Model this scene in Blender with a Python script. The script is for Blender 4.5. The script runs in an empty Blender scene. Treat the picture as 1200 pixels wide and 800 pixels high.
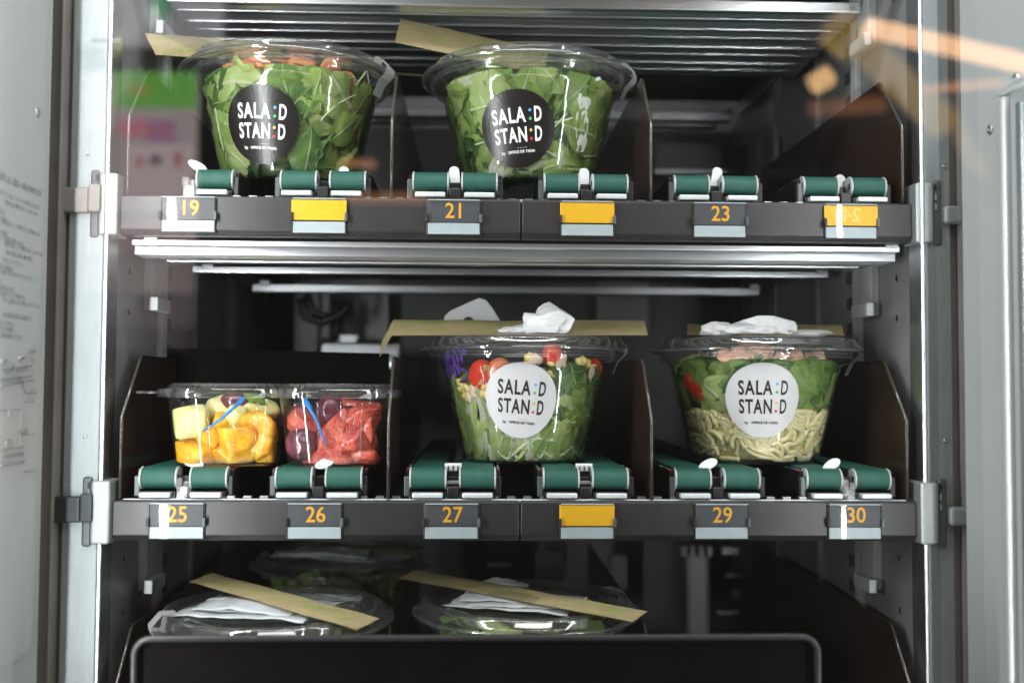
import bpy, bmesh, math, random
from mathutils import Vector, Matrix, noise
random.seed(7)
S = bpy.context.scene
C = S.collection
PI = math.pi
R = math.radians

# ---------------------------------------------------------------- camera, world, lamps, exposure
CAM = dict(x=-0.0361, y=-0.8623, z=0.0924, pitch=0.0432, yaw=0.0335, roll=0.0053, f=1236.96)
def cam_axes():
    p, y, r = CAM['pitch'], CAM['yaw'], CAM['roll']
    fw = Vector((math.sin(y)*math.cos(p), math.cos(y)*math.cos(p), math.sin(p)))
    rt = Vector((math.cos(y), -math.sin(y), 0)); up = rt.cross(fw)
    return fw, rt*math.cos(r)+up*math.sin(r), -rt*math.sin(r)+up*math.cos(r)
FW, RT, UP = cam_axes()
cd = bpy.data.cameras.new('camera'); cam = bpy.data.objects.new('camera', cd); C.objects.link(cam)
M_ = Matrix((RT, UP, -FW)).transposed().to_4x4(); M_.translation = (CAM['x'], CAM['y'], CAM['z'])
cam.matrix_world = M_
cd.sensor_width = 36; cd.lens = CAM['f']/1200*36; cd.clip_start = .01; cd.clip_end = 50
cd.dof.use_dof = True; cd.dof.focus_distance = .885; cd.dof.aperture_fstop = 3.2
S.camera = cam

w = bpy.data.worlds.new('World'); S.world = w; w.use_nodes = True
w.node_tree.nodes['Background'].inputs[0].default_value = (1.0, .95, .90, 1)
w.node_tree.nodes['Background'].inputs[1].default_value = .055
def area(name, loc, target, sx, sy, power, col):
    l = bpy.data.lights.new(name, 'AREA'); l.shape = 'RECTANGLE'; l.size = sx; l.size_y = sy
    l.energy = power; l.color = col
    o = bpy.data.objects.new(name, l); C.objects.link(o); o.location = loc
    o.rotation_euler = (Vector(target)-Vector(loc)).to_track_quat('-Z', 'Y').to_euler()
    return o
COOL = (.97, .99, 1.0)
area('led_strip_left', (-.352, -.235, .22), (-.04, .16, .22), .008, .85, 3.5, COOL)
area('led_strip_right', (.348, -.235, .22), (.04, .16, .22), .008, .85, 3.5, COOL)
area('added_top_strip', (0, -.24, .66), (0, .12, .34), .66, .014, 1.6, COOL)  # added strip, gives the silver rails a highlight along their length
area('store_ambient_fill', (.15, -1.5, 1.45), (0, .1, .1), 1.3, .5, 15, (1.0, .97, .92))  # soft front fill standing in for the unseen store light
area('floor_bounce_fill', (0, -1.15, -.75), (0, .15, .25), 1.5, .35, 3.5, (1.0, .97, .93))  # added fill in place of floor bounce, brightens the rail undersides
S.view_settings.view_transform = 'Standard'; S.view_settings.look = 'None'
S.view_settings.exposure = 0.0; S.view_settings.gamma = 1
S.render.engine = 'CYCLES'
S.cycles.use_denoising = True
S.cycles.max_bounces = 14; S.cycles.transparent_max_bounces = 40
S.cycles.transmission_bounces = 8; S.cycles.glossy_bounces = 6; S.cycles.diffuse_bounces = 4
S.cycles.caustics_reflective = False; S.cycles.caustics_refractive = False
S.cycles.sample_clamp_indirect = 6

# photograph pixel (1200 x 800) and a depth -> a point of the place
def ray(px, py):
    return FW*CAM['f'] + RT*(px-600) - UP*(py-400)
def at(px, py, Y):
    d = ray(px, py); t = (Y-CAM['y'])/d.y
    return CAM['x']+d.x*t, CAM['z']+d.z*t
def atX(px, py, X):
    d = ray(px, py); t = (X-CAM['x'])/d.x
    return CAM['y']+d.y*t, CAM['z']+d.z*t

# ---------------------------------------------------------------- materials
MAT = {}
def newmat(name):
    m = bpy.data.materials.new(name); m.use_nodes = True; MAT[name] = m
    nt = m.node_tree; nt.nodes.clear(); out = nt.nodes.new('ShaderNodeOutputMaterial')
    return m, nt, out
def N(nt, typ, **kw):
    n = nt.nodes.new(typ)
    for k, v in kw.items():
        if k.startswith('i_'): n.inputs[k[2:].replace('_', ' ')].default_value = v
        else: setattr(n, k, v)
    return n
def pm(name, col, rough=.5, metal=0, var=.12, scale=40, bump=.0, bscale=None, sss=0, coat=0, alt=None, stretch=None,
       rvar=.12, spec=.5, aniso=0):
    m, nt, out = newmat(name); L = nt.links.new
    b = N(nt, 'ShaderNodeBsdfPrincipled'); L(b.outputs[0], out.inputs[0])
    tc = N(nt, 'ShaderNodeTexCoord'); src = tc.outputs['Object']
    if stretch:
        mp = N(nt, 'ShaderNodeMapping'); mp.inputs['Scale'].default_value = stretch; L(src, mp.inputs[0]); src = mp.outputs[0]
    no = N(nt, 'ShaderNodeTexNoise'); no.inputs['Scale'].default_value = scale; no.inputs['Detail'].default_value = 6
    L(src, no.inputs['Vector'])
    cr = N(nt, 'ShaderNodeValToRGB'); e = cr.color_ramp.elements
    a = alt if alt else tuple(min(1, c*(1+var)) for c in col)
    lo = col if alt else tuple(c*(1-var) for c in col)
    e[0].position = .3; e[1].position = .7; e[0].color = (*lo, 1); e[1].color = (*a, 1)
    L(no.outputs[0], cr.inputs[0]); L(cr.outputs[0], b.inputs['Base Color'])
    b.inputs['Metallic'].default_value = metal
    b.inputs['Specular IOR Level'].default_value = spec
    b.inputs['Anisotropic'].default_value = aniso
    mr = N(nt, 'ShaderNodeMapRange'); mr.inputs['To Min'].default_value = max(.02, rough-rvar*rough*2); mr.inputs['To Max'].default_value = min(1, rough+rvar*rough*2)
    n2 = N(nt, 'ShaderNodeTexNoise'); n2.inputs['Scale'].default_value = scale*.35; n2.inputs['Detail'].default_value = 8
    L(src, n2.inputs['Vector']); L(n2.outputs[0], mr.inputs[0]); L(mr.outputs[0], b.inputs['Roughness'])
    if sss:
        b.inputs['Subsurface Weight'].default_value = sss; b.inputs['Subsurface Radius'].default_value = (.006, .004, .002)
        b.inputs['Subsurface Scale'].default_value = 1
    if coat: b.inputs['Coat Weight'].default_value = coat; b.inputs['Coat Roughness'].default_value = .08
    if bump:
        bp = N(nt, 'ShaderNodeBump'); bp.inputs['Strength'].default_value = 1; bp.inputs['Distance'].default_value = bump
        n3 = N(nt, 'ShaderNodeTexNoise'); n3.inputs['Scale'].default_value = bscale or scale*2; n3.inputs['Detail'].default_value = 4
        L(src, n3.inputs['Vector']); L(n3.outputs[0], bp.inputs['Height']); L(bp.outputs[0], b.inputs['Normal'])
    return m
def film(name, tint=(.97, .98, .98), base=.05, edge=.75, rough=.04, bump=.0006, bscale=45, power=3.5, milky=0):
    """thin clear plastic: what is behind stays straight, the surface mirrors more towards grazing"""
    m, nt, out = newmat(name); L = nt.links.new
    tr = N(nt, 'ShaderNodeBsdfTransparent'); tr.inputs[0].default_value = (*tint, 1)
    gl = N(nt, 'ShaderNodeBsdfGlossy'); gl.inputs['Roughness'].default_value = rough; gl.inputs[0].default_value = (1, 1, 1, 1)
    lw = N(nt, 'ShaderNodeLayerWeight'); lw.inputs['Blend'].default_value = .5
    pw = N(nt, 'ShaderNodeMath', operation='POWER'); pw.inputs[1].default_value = power
    ml = N(nt, 'ShaderNodeMath', operation='MULTIPLY_ADD'); ml.inputs[1].default_value = edge; ml.inputs[2].default_value = base
    L(lw.outputs['Facing'], pw.inputs[0]); L(pw.outputs[0], ml.inputs[0])
    mx = N(nt, 'ShaderNodeMixShader'); L(ml.outputs[0], mx.inputs[0]); L(tr.outputs[0], mx.inputs[1]); L(gl.outputs[0], mx.inputs[2])
    if bump:
        tc = N(nt, 'ShaderNodeTexCoord'); no = N(nt, 'ShaderNodeTexNoise'); no.inputs['Scale'].default_value = bscale
        no.inputs['Detail'].default_value = 3; L(tc.outputs['Object'], no.inputs['Vector'])
        bp = N(nt, 'ShaderNodeBump'); bp.inputs['Distance'].default_value = bump; L(no.outputs[0], bp.inputs['Height']); L(bp.outputs[0], gl.inputs['Normal'])
    last = mx
    if milky:
        df = N(nt, 'ShaderNodeBsdfTranslucent'); df.inputs[0].default_value = (.85, .87, .87, 1)
        d2 = N(nt, 'ShaderNodeBsdfDiffuse'); d2.inputs[0].default_value = (.85, .87, .87, 1)
        m0 = N(nt, 'ShaderNodeMixShader'); L(df.outputs[0], m0.inputs[1]); L(d2.outputs[0], m0.inputs[2])
        m2 = N(nt, 'ShaderNodeMixShader'); m2.inputs[0].default_value = milky; L(mx.outputs[0], m2.inputs[1]); L(m0.outputs[0], m2.inputs[2]); last = m2
    L(last.outputs[0], out.inputs[0])
    return m
def emis(name, col, strength):
    m, nt, out = newmat(name); e = N(nt, 'ShaderNodeEmission'); e.inputs[0].default_value = (*col, 1); e.inputs[1].default_value = strength
    nt.links.new(e.outputs[0], out.inputs[0]); return m
def leafmat(name, dark, light, rib=(.45, .52, .22), vein=.35, trans=.3, rough=.38):
    m, nt, out = newmat(name); L = nt.links.new
    uv = N(nt, 'ShaderNodeUVMap'); sp = N(nt, 'ShaderNodeSeparateXYZ'); L(uv.outputs[0], sp.inputs[0])
    ab = N(nt, 'ShaderNodeMath', operation='ABSOLUTE')
    s5 = N(nt, 'ShaderNodeMath', operation='SUBTRACT'); s5.inputs[1].default_value = .5; L(sp.outputs[1], s5.inputs[0]); L(s5.outputs[0], ab.inputs[0])
    mid = N(nt, 'ShaderNodeMapRange'); mid.inputs['From Min'].default_value = .008; mid.inputs['From Max'].default_value = .05
    mid.inputs['To Min'].default_value = .75; mid.inputs['To Max'].default_value = 0; L(ab.outputs[0], mid.inputs[0])
    # side veins run out from the midrib at an angle
    a1 = N(nt, 'ShaderNodeMath', operation='MULTIPLY_ADD'); a1.inputs[1].default_value = -.9; L(ab.outputs[0], a1.inputs[0]); L(sp.outputs[0], a1.inputs[2])
    tc = N(nt, 'ShaderNodeTexCoord'); no = N(nt, 'ShaderNodeTexNoise'); no.inputs['Scale'].default_value = 90; no.inputs['Detail'].default_value = 4
    L(tc.outputs['Object'], no.inputs['Vector'])
    a2 = N(nt, 'ShaderNodeMath', operation='MULTIPLY_ADD'); a2.inputs[1].default_value = .06; L(no.outputs[0], a2.inputs[0]); L(a1.outputs[0], a2.inputs[2])
    a3 = N(nt, 'ShaderNodeMath', operation='MULTIPLY'); a3.inputs[1].default_value = 46; L(a2.outputs[0], a3.inputs[0])
    a3.inputs[1].default_value = 62
    sn = N(nt, 'ShaderNodeMath', operation='SINE'); L(a3.outputs[0], sn.inputs[0])
    vn = N(nt, 'ShaderNodeMapRange'); vn.inputs['From Min'].default_value = .8; vn.inputs['From Max'].default_value = 1; vn.inputs['To Max'].default_value = vein
    L(sn.outputs[0], vn.inputs[0])
    mxv = N(nt, 'ShaderNodeMath', operation='MAXIMUM'); L(mid.outputs[0], mxv.inputs[0]); L(vn.outputs[0], mxv.inputs[1])
    oi = N(nt, 'ShaderNodeObjectInfo')
    n2 = N(nt, 'ShaderNodeTexNoise'); n2.inputs['Scale'].default_value = 34; n2.inputs['Detail'].default_value = 5; L(tc.outputs['Object'], n2.inputs['Vector'])
    mm = N(nt, 'ShaderNodeMath', operation='MULTIPLY_ADD'); mm.inputs[1].default_value = .75; L(n2.outputs[0], mm.inputs[0])
    o2 = N(nt, 'ShaderNodeMath', operation='MULTIPLY_ADD'); o2.inputs[1].default_value = 1.2; o2.inputs[2].default_value = -.42; L(oi.outputs['Random'], o2.inputs[0]); L(o2.outputs[0], mm.inputs[2])
    cr = N(nt, 'ShaderNodeMix', data_type='RGBA'); L(mm.outputs[0], cr.inputs[0]); cr.inputs[6].default_value = (*dark, 1); cr.inputs[7].default_value = (*light, 1)
    cr.clamp_factor = True
    c2 = N(nt, 'ShaderNodeMix', data_type='RGBA'); L(mxv.outputs[0], c2.inputs[0]); L(cr.outputs[2], c2.inputs[6]); c2.inputs[7].default_value = (*rib, 1)
    b = N(nt, 'ShaderNodeBsdfPrincipled'); L(c2.outputs[2], b.inputs['Base Color']); b.inputs['Roughness'].default_value = rough
    t = N(nt, 'ShaderNodeBsdfTranslucent'); L(c2.outputs[2], t.inputs[0])
    bp = N(nt, 'ShaderNodeBump'); bp.inputs['Distance'].default_value = .0014
    hs = N(nt, 'ShaderNodeMath', operation='MULTIPLY_ADD'); hs.inputs[1].default_value = -.8; L(mxv.outputs[0], hs.inputs[0]); L(no.outputs[0], hs.inputs[2])
    L(hs.outputs[0], bp.inputs['Height']); L(bp.outputs[0], b.inputs['Normal'])
    mx = N(nt, 'ShaderNodeMixShader'); mx.inputs[0].default_value = trans; L(b.outputs[0], mx.inputs[1]); L(t.outputs[0], mx.inputs[2]); L(mx.outputs[0], out.inputs[0])
    return m

pm('post_metal', (.30, .335, .345), .38, .35, var=.05, scale=300, stretch=(1, 1, .15), bump=.00006, bscale=900)
pm('liner_paint', (.56, .59, .59), .42, 0, var=.03, scale=18, stretch=(1, 1, .3), bump=.00005, bscale=500)
pm('wall_metal', (.31, .32, .32), .42, .25, var=.10, scale=30, bump=.00008, bscale=600)
pm('back_metal', (.12, .122, .125), .45, .5, var=.2, scale=14, bump=.0001, bscale=300)
pm('gasket', (.22, .205, .19), .55, 0, var=.15, scale=20)
pm('dark_inside', (.02, .018, .017), .5, 0, var=.25, scale=25)
pm('chrome', (.82, .85, .88), .34, 1, var=.08, scale=60, stretch=(.05, 1, 1), bump=.00008, bscale=260)
pm('steel', (.45, .47, .48), .35, .9, var=.15, scale=60, bump=.0001, bscale=400)
pm('fascia', (.0225, .0215, .0220), .36, 0, var=.12, scale=120, bump=.00010, bscale=1500, spec=.55)
pm('fascia_dark', (.010, .010, .010), .5, 0)
pm('bracket_metal', (.36, .385, .39), .35, .4, var=.06, scale=120)
pm('slot_metal', (.10, .115, .115), .4, .4, var=.1, scale=80)
pm('hook_black', (.02, .026, .028), .4, 0, var=.2, scale=60)
pm('divider', (.030, .017, .011), .22, 0, var=.3, scale=12, bump=.00015, bscale=60, rvar=.3)
pm('divider_edge', (.05, .045, .04), .14, 0, var=.2, scale=60, spec=.8)
pm('belt', (.015, .088, .067), .55, 0, var=.10, scale=160, bump=.00025, bscale=1400, spec=.4)
pm('cap_plastic', (.42, .45, .45), .35, 0, var=.12, scale=120)
pm('white_plastic', (.72, .74, .75), .35, 0, var=.04, scale=80, sss=.2)
pm('bar_white', (.62, .66, .68), .3, .2, var=.08, scale=200, bump=.0001, bscale=700)
pm('black_plastic', (.009, .009, .009), .42, 0, var=.3, scale=60, bump=.0001, bscale=300)
pm('red_mark', (.5, .05, .04), .5); pm('orange_mark', (.6, .2, .03), .5); pm('green_mark', (.1, .3, .08), .5); pm('blue_mark', (.05, .08, .3), .5)
pm('card_dark', (.060, .062, .072), .5, 0, var=.06, scale=200)
pm('card_yellow', (.78, .42, .012), .45, 0, var=.05, scale=60, bump=.0001, bscale=400)
pm('card_yellow_pale', (.82, .52, .12), .45)
pm('strip_grey', (.40, .45, .47), .45, 0, var=.05, scale=100)
pm('number_ink', (.75, .36, .02), .5, 0, var=.03)
pm('kraft', (.33, .27, .14), .65, 0, var=.1, scale=90, bump=.0003, bscale=160)
pm('kraft_print', (.27, .33, .09), .6, 0, var=.2, scale=110)
pm('napkin', (.62, .64, .65), .5, 0, var=.05, scale=60, bump=.0028, bscale=48, sss=.1)
pm('napkin_plain', (.66, .68, .69), .45, 0, var=.04, scale=60, bump=.0014, bscale=110, sss=.15)
film('wrap_clear', base=.06, edge=.5, rough=.12, bump=.0016, bscale=120, milky=.03)
pm('sticker_black', (.010, .008, .007), .30, 0, var=.2, scale=200, bump=.00006, bscale=1200, spec=.7)
pm('sticker_white', (.58, .59, .60), .42, 0, var=.02, scale=100, bump=.00004, bscale=900)
pm('ink_white', (.86, .86, .86), .5, 0, var=.01); pm('ink_black', (.01, .01, .012), .5, 0, var=.01)
pm('ink_grey', (.16, .17, .17), .6, 0, var=.1)
pm('dot_blue', (.10, .38, .72), .5, 0, var=.02); pm('dot_green', (.05, .45, .16), .5, 0, var=.02)
pm('dot_yellow', (.72, .45, .10), .5, 0, var=.02); pm('dot_red', (.75, .02, .05), .5, 0, var=.02)
film('pet', base=.085, edge=.80, rough=.055, bump=.0004, milky=.015)
film('pet_lid', base=.17, edge=.80, rough=.055, bump=.0006, bscale=38, milky=.045, power=2.6)
film('pet_cup', base=.04, edge=.8, rough=.06, bump=.0003, milky=.012)
film('cover_clear', base=.010, edge=.5, rough=.035, bump=.00004, bscale=45)
film('clear_block', base=.22, edge=.6, rough=.15, bump=.002, bscale=260, milky=.18)
film('tape', base=.10, edge=.5, rough=.15, bump=.001, bscale=120, milky=.55)
film('napkin_film', base=.10, edge=.5, rough=.15, bump=.0015, bscale=90, milky=.62)
film('glass', tint=(.975, .985, .98), base=.075, edge=.6, rough=.0, bump=0, power=5)
leafmat('leaf_lettuce', (.22, .37, .060), (.62, .74, .27), rib=(.74, .78, .56), vein=.22, trans=.42)
leafmat('leaf_green', (.075, .19, .025), (.40, .57, .13), rib=(.52, .62, .32), vein=.22, trans=.40)
leafmat('leaf_dark', (.035, .105, .025), (.145, .27, .070), rib=(.24, .38, .15), vein=.22, rough=.3)
leafmat('leaf_pale', (.58, .67, .36), (.84, .86, .66), rib=(.88, .88, .78), vein=.15, trans=.4)
pm('stem', (.62, .68, .48), .3, 0, var=.12, scale=60, sss=.2, alt=(.42, .56, .22))
pm('onion', (.78, .80, .72), .3, 0, var=.06, scale=60, sss=.3)
pm('radicchio', (.16, .02, .09), .4, 0, var=.4, scale=60)
pm('cabbage', (.10, .03, .30), .4, 0, var=.4, scale=60)
pm('tomato', (.62, .045, .015), .16, 0, var=.15, scale=40, sss=.2, coat=.5)
pm('tomato_flesh', (.60, .10, .04), .25, 0, var=.3, scale=120, sss=.25, coat=.4, alt=(.72, .26, .1))
pm('egg', (.80, .55, .07), .5, 0, var=.12, scale=130, bump=.0015, bscale=180, sss=.2, alt=(.85, .72, .35))
pm('chicken', (.66, .48, .33), .5, 0, var=.15, scale=100, bump=.001, bscale=160, sss=.25, alt=(.78, .66, .52))
pm('salmon', (.62, .19, .075), .35, 0, var=.2, scale=90, bump=.0008, bscale=120, sss=.25, alt=(.74, .36, .20))
pm('ham', (.70, .33, .22), .35, 0, var=.2, scale=80, bump=.0008, bscale=120, sss=.3, alt=(.80, .52, .40))
pm('noodle', (.92, .80, .44), .25, 0, var=.06, scale=60, sss=.3, coat=.3, spec=.5)
pm('pineapple', (.78, .70, .20), .25, 0, var=.1, scale=40, bump=.0006, bscale=220, sss=.35, coat=.5, alt=(.82, .78, .42))
def pulp(name, c0, c1, cm):
    m, nt, out = newmat(name); L = nt.links.new
    b = N(nt, 'ShaderNodeBsdfPrincipled'); L(b.outputs[0], out.inputs[0]); tc = N(nt, 'ShaderNodeTexCoord')
    mp = N(nt, 'ShaderNodeMapping'); mp.inputs['Scale'].default_value = (1, 1, .45); mp.inputs['Rotation'].default_value = (.3, .5, .2); L(tc.outputs['Object'], mp.inputs[0])
    no = N(nt, 'ShaderNodeTexNoise'); no.inputs['Scale'].default_value = 70; L(mp.outputs[0], no.inputs['Vector'])
    mxv = N(nt, 'ShaderNodeMix', data_type='VECTOR'); mxv.inputs[0].default_value = .012; L(mp.outputs[0], mxv.inputs[4]); L(no.outputs[1], mxv.inputs[5])
    vo = N(nt, 'ShaderNodeTexVoronoi'); vo.inputs['Scale'].default_value = 400; vo.feature = 'DISTANCE_TO_EDGE'; L(mxv.outputs[1], vo.inputs['Vector'])
    n2 = N(nt, 'ShaderNodeTexNoise'); n2.inputs['Scale'].default_value = 55; n2.inputs['Detail'].default_value = 5; L(tc.outputs['Object'], n2.inputs['Vector'])
    cr = N(nt, 'ShaderNodeValToRGB'); e = cr.color_ramp.elements; e[0].position = .35; e[1].position = .62; e[0].color = (*c0, 1); e[1].color = (*c1, 1); L(n2.outputs[0], cr.inputs[0])
    mr = N(nt, 'ShaderNodeMapRange'); mr.inputs['From Max'].default_value = .12; mr.inputs['To Min'].default_value = .26; mr.inputs['To Max'].default_value = 0; L(vo.outputs[0], mr.inputs[0])
    mx = N(nt, 'ShaderNodeMix', data_type='RGBA'); L(mr.outputs[0], mx.inputs[0]); L(cr.outputs[0], mx.inputs[6]); mx.inputs[7].default_value = (*cm, 1)
    L(mx.outputs[2], b.inputs['Base Color']); b.inputs['Roughness'].default_value = .22
    b.inputs['Coat Weight'].default_value = .5; b.inputs['Coat Roughness'].default_value = .06
    b.inputs['Subsurface Weight'].default_value = .55; b.inputs['Subsurface Radius'].default_value = (.008, .004, .002); b.inputs['Subsurface Scale'].default_value = 1
    bp = N(nt, 'ShaderNodeBump'); bp.inputs['Distance'].default_value = .0005; L(vo.outputs[0], bp.inputs['Height']); L(bp.outputs[0], b.inputs['Normal'])
pulp('orange_fruit', (.72, .27, .003), (.84, .44, .010), (.90, .64, .16))
pulp('grapefruit', (.36, .014, .016), (.66, .11, .07), (.90, .52, .40))
pm('grape', (.075, .012, .028), .2, 0, var=.4, scale=80, sss=.1, coat=.5, alt=(.17, .05, .07))
pm('pick_blue', (.02, .22, .62), .3, 0, var=.05)
pm('cable', (.02, .02, .022), .35, 0); 
pm('bucket_black', (.0025, .002, .002), .7, 0, var=.3, scale=30, spec=.04)
pm('rim_grey', (.020, .021, .022), .35, .2, var=.1, scale=60)
emis('led_dot', (.9, .97, 1), 3)

# ---------------------------------------------------------------- mesh helpers
class MB:
    def __init__(s): s.v = []; s.f = []; s.uv = None
    def add(s, vs, fs):
        n = len(s.v); s.v += [tuple(p) for p in vs]; s.f += [tuple(i+n for i in f) for f in fs]; return s
    def box(s, x0, x1, y0, y1, z0, z1):
        return s.add([(x0,y0,z0),(x1,y0,z0),(x1,y1,z0),(x0,y1,z0),(x0,y0,z1),(x1,y0,z1),(x1,y1,z1),(x0,y1,z1)],
                     [(0,3,2,1),(4,5,6,7),(0,1,5,4),(1,2,6,5),(2,3,7,6),(3,0,4,7)])
    def prism(s, poly, a0, a1, axis='x'):
        """poly in the two other axes (y,z) / (x,z) / (x,y), extruded along axis"""
        n = len(poly)
        def P(p, a): return {'x': (a, p[0], p[1]), 'y': (p[0], a, p[1]), 'z': (p[0], p[1], a)}[axis]
        return s.add([P(p, a0) for p in poly]+[P(p, a1) for p in poly],
                     [tuple(range(n)), tuple(range(2*n-1, n-1, -1))]+[(i, i+n, (i+1) % n+n, (i+1) % n) for i in range(n)])
    def tube(s, pts, r, k=8, caps=True):
        pts = [Vector(p) for p in pts]; n = len(pts); vs = []; nrm = Vector((0, 0, 1))
        rr = r if isinstance(r, (list, tuple)) else [r]*n
        for i, p in enumerate(pts):
            t = (pts[min(i+1, n-1)]-pts[max(i-1, 0)]).normalized()
            a = nrm-t*nrm.dot(t)
            if a.length < 1e-3: a = Vector((1, 0, 0))-t*t.x
            a.normalize(); nrm = a; b = t.cross(a)
            for j in range(k):
                th = 2*PI*j/k; vs.append(p+(a*math.cos(th)+b*math.sin(th))*rr[i])
        fs = [(i*k+j, i*k+(j+1) % k, (i+1)*k+(j+1) % k, (i+1)*k+j) for i in range(n-1) for j in range(k)]
        if caps: fs += [tuple(range(k-1, -1, -1)), tuple(range((n-1)*k, n*k))]
        return s.add(vs, fs)
    def lathe(s, prof, k=64, flute=0, nf=12, c=(0, 0, 0), sx=1, sy=1):
        vs = []
        for r, z, *fl in prof:
            f = fl[0] if fl else 0
            for j in range(k):
                th = 2*PI*j/k; rr = r*(1+f*flute*(abs(math.cos(nf*th/2))**.7-.5))
                vs.append((c[0]+rr*math.sin(th)*sx, c[1]-rr*math.cos(th)*sy, c[2]+z))
        n = len(prof)
        return s.add(vs, [(i*k+j, i*k+(j+1) % k, (i+1)*k+(j+1) % k, (i+1)*k+j) for i in range(n-1) for j in range(k)])
    def cap(s, start, k): s.f.append(tuple(range(start, start+k)))
    def build(s, name, mat, parent=None, loc=(0, 0, 0), smooth=False, bevel=0, seg=2, angle=None):
        me = bpy.data.meshes.new(name); me.from_pydata(s.v, [], s.f)
        me.materials.append(MAT[mat] if isinstance(mat, str) else mat)
        if s.uv:
            ul = me.uv_layers.new(name='UVMap')
            for p in me.polygons:
                for li in p.loop_indices: ul.data[li].uv = s.uv[me.loops[li].vertex_index]
        me.validate(); me.update()
        o = bpy.data.objects.new(name, me); C.objects.link(o); o.location = loc
        if parent: o.parent = parent
        if smooth:
            for p in me.polygons: p.use_smooth = True
        if angle is not None: me.set_sharp_from_angle(angle=R(angle))
        if bevel:
            b = o.modifiers.new('bevel', 'BEVEL'); b.width = bevel; b.segments = seg; b.limit_method = 'ANGLE'; b.harden_normals = False
        return o
def tag(o, label=None, cat=None, group=None, kind=None):
    if label: o['label'] = label
    if cat: o['category'] = cat
    if group: o['group'] = group
    if kind: o['kind'] = kind
    return o
def thing(name, label, cat, loc=(0, 0, 0), rot=(0, 0, 0), group=None):
    o = bpy.data.objects.new(name, None); C.objects.link(o); o.location = loc; o.rotation_euler = rot
    o.empty_display_size = .02
    return tag(o, label, cat, group)
KIDS = {}
def copy_tree(o, parent=None):
    c = o.copy(); C.objects.link(c); c.parent = parent
    for ch in [x for x in C.objects if x.parent == o]: copy_tree(ch, c)
    return c
def text_pts(body, size, sx=1.0, align='CENTER', bold=0.0, space=1.0, mirror=False):
    cu = bpy.data.curves.new('t', 'FONT'); cu.body = body; cu.size = size; cu.align_x = align; cu.align_y = 'CENTER'
    cu.offset = bold; cu.space_character = space; cu.resolution_u = 3
    o = bpy.data.objects.new('t', cu); C.objects.link(o)
    dg = bpy.context.evaluated_depsgraph_get(); me = bpy.data.meshes.new_from_object(o.evaluated_get(dg))
    vs = [(v.co.x*sx*(-1 if mirror else 1), v.co.y) for v in me.vertices]; fs = [tuple(p.vertices) for p in me.polygons]
    if mirror: fs = [f[::-1] for f in fs]
    bpy.data.objects.remove(o); bpy.data.curves.remove(cu); bpy.data.meshes.remove(me)
    return vs, fs
def flat_text(name, body, size, mat, parent, y, cx, cz, sx=1.0, **kw):
    vs, fs = text_pts(body, size, sx, **kw)
    m = MB(); m.add([(cx+a, y, cz+b) for a, b in vs], fs)
    return m.build(name, mat, parent)

# ================================================================= CABINET
XL, XR = -.334, .3325
cab = thing('vending_cabinet', 'grey metal vending machine cabinet with tall posts around the shelves', 'vending machine', (0, 0, -.6))
def cb(mb, name, mat, **kw):
    mb.v = [(x, y, z+.6) for x, y, z in mb.v]
    return mb.build(name, mat, cab, **kw)
ZB, ZT = -.50, .72
cb(MB().box(-.3665, -.338, -.002, .012, ZB, ZT), 'post', 'post_metal', bevel=.0012)
cb(MB().box(-.3375, -.3335, -.006, .02, ZB, ZT), 'post_lip', 'chrome', bevel=.0015, seg=3)
cb(MB().box(.3350, .3575, -.002, .012, ZB, ZT), 'post', 'post_metal', bevel=.0012)
cb(MB().box(.3305, .3345, -.006, .02, ZB, ZT), 'post_lip', 'chrome', bevel=.0015, seg=3)
cb(MB().box(-.350, XL-.002, .012, .66, ZB, ZT), 'side_wall', 'wall_metal')
cb(MB().box(XR+.002, .350, .012, .66, ZB, ZT), 'side_wall', 'wall_metal')
cb(MB().box(-.35, .35, .66, .68, ZB, ZT), 'back_wall', 'back_metal')
cb(MB().box(-.42, .42, -.29, .68, ZT, ZT+.01), 'roof_panel', 'back_metal')
cb(MB().box(-.42, .42, -.29, .68, ZB-.01, ZB), 'bottom_panel', 'dark_inside')
cb(MB().box(-.43, -.367, .004, .05, ZB, ZT), 'door_gasket', 'gasket')
cb(MB().box(.358, .43, .004, .05, ZB, ZT), 'door_gasket', 'gasket')
cb(MB().box(-.3715, -.3690, -.014, .004, ZB, ZT), 'gasket_rib', 'gasket', bevel=.001)
cb(MB().box(.3640, .3665, -.014, .004, ZB, ZT), 'gasket_rib', 'gasket', bevel=.001)
cb(MB().box(.3705, .3730, -.020, .004, ZB, ZT), 'gasket_rib', 'gasket', bevel=.001)
# door liners: side faces that come forward to the glass
cb(MB().prism([(-.372, -.062), (-.3595, -.060), (-.3580, -.066), (-.3580, -.28), (-.372, -.28)], ZB, ZT, 'z'), 'door_liner', 'liner_paint', bevel=.002, seg=3)
RL = .3475
cb(MB().prism([(.366, -.030), (.3515, -.034), (RL, -.072), (RL, -.28), (.366, -.28)], ZB, ZT, 'z'), 'door_liner', 'liner_paint', bevel=.003, seg=3)
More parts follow.
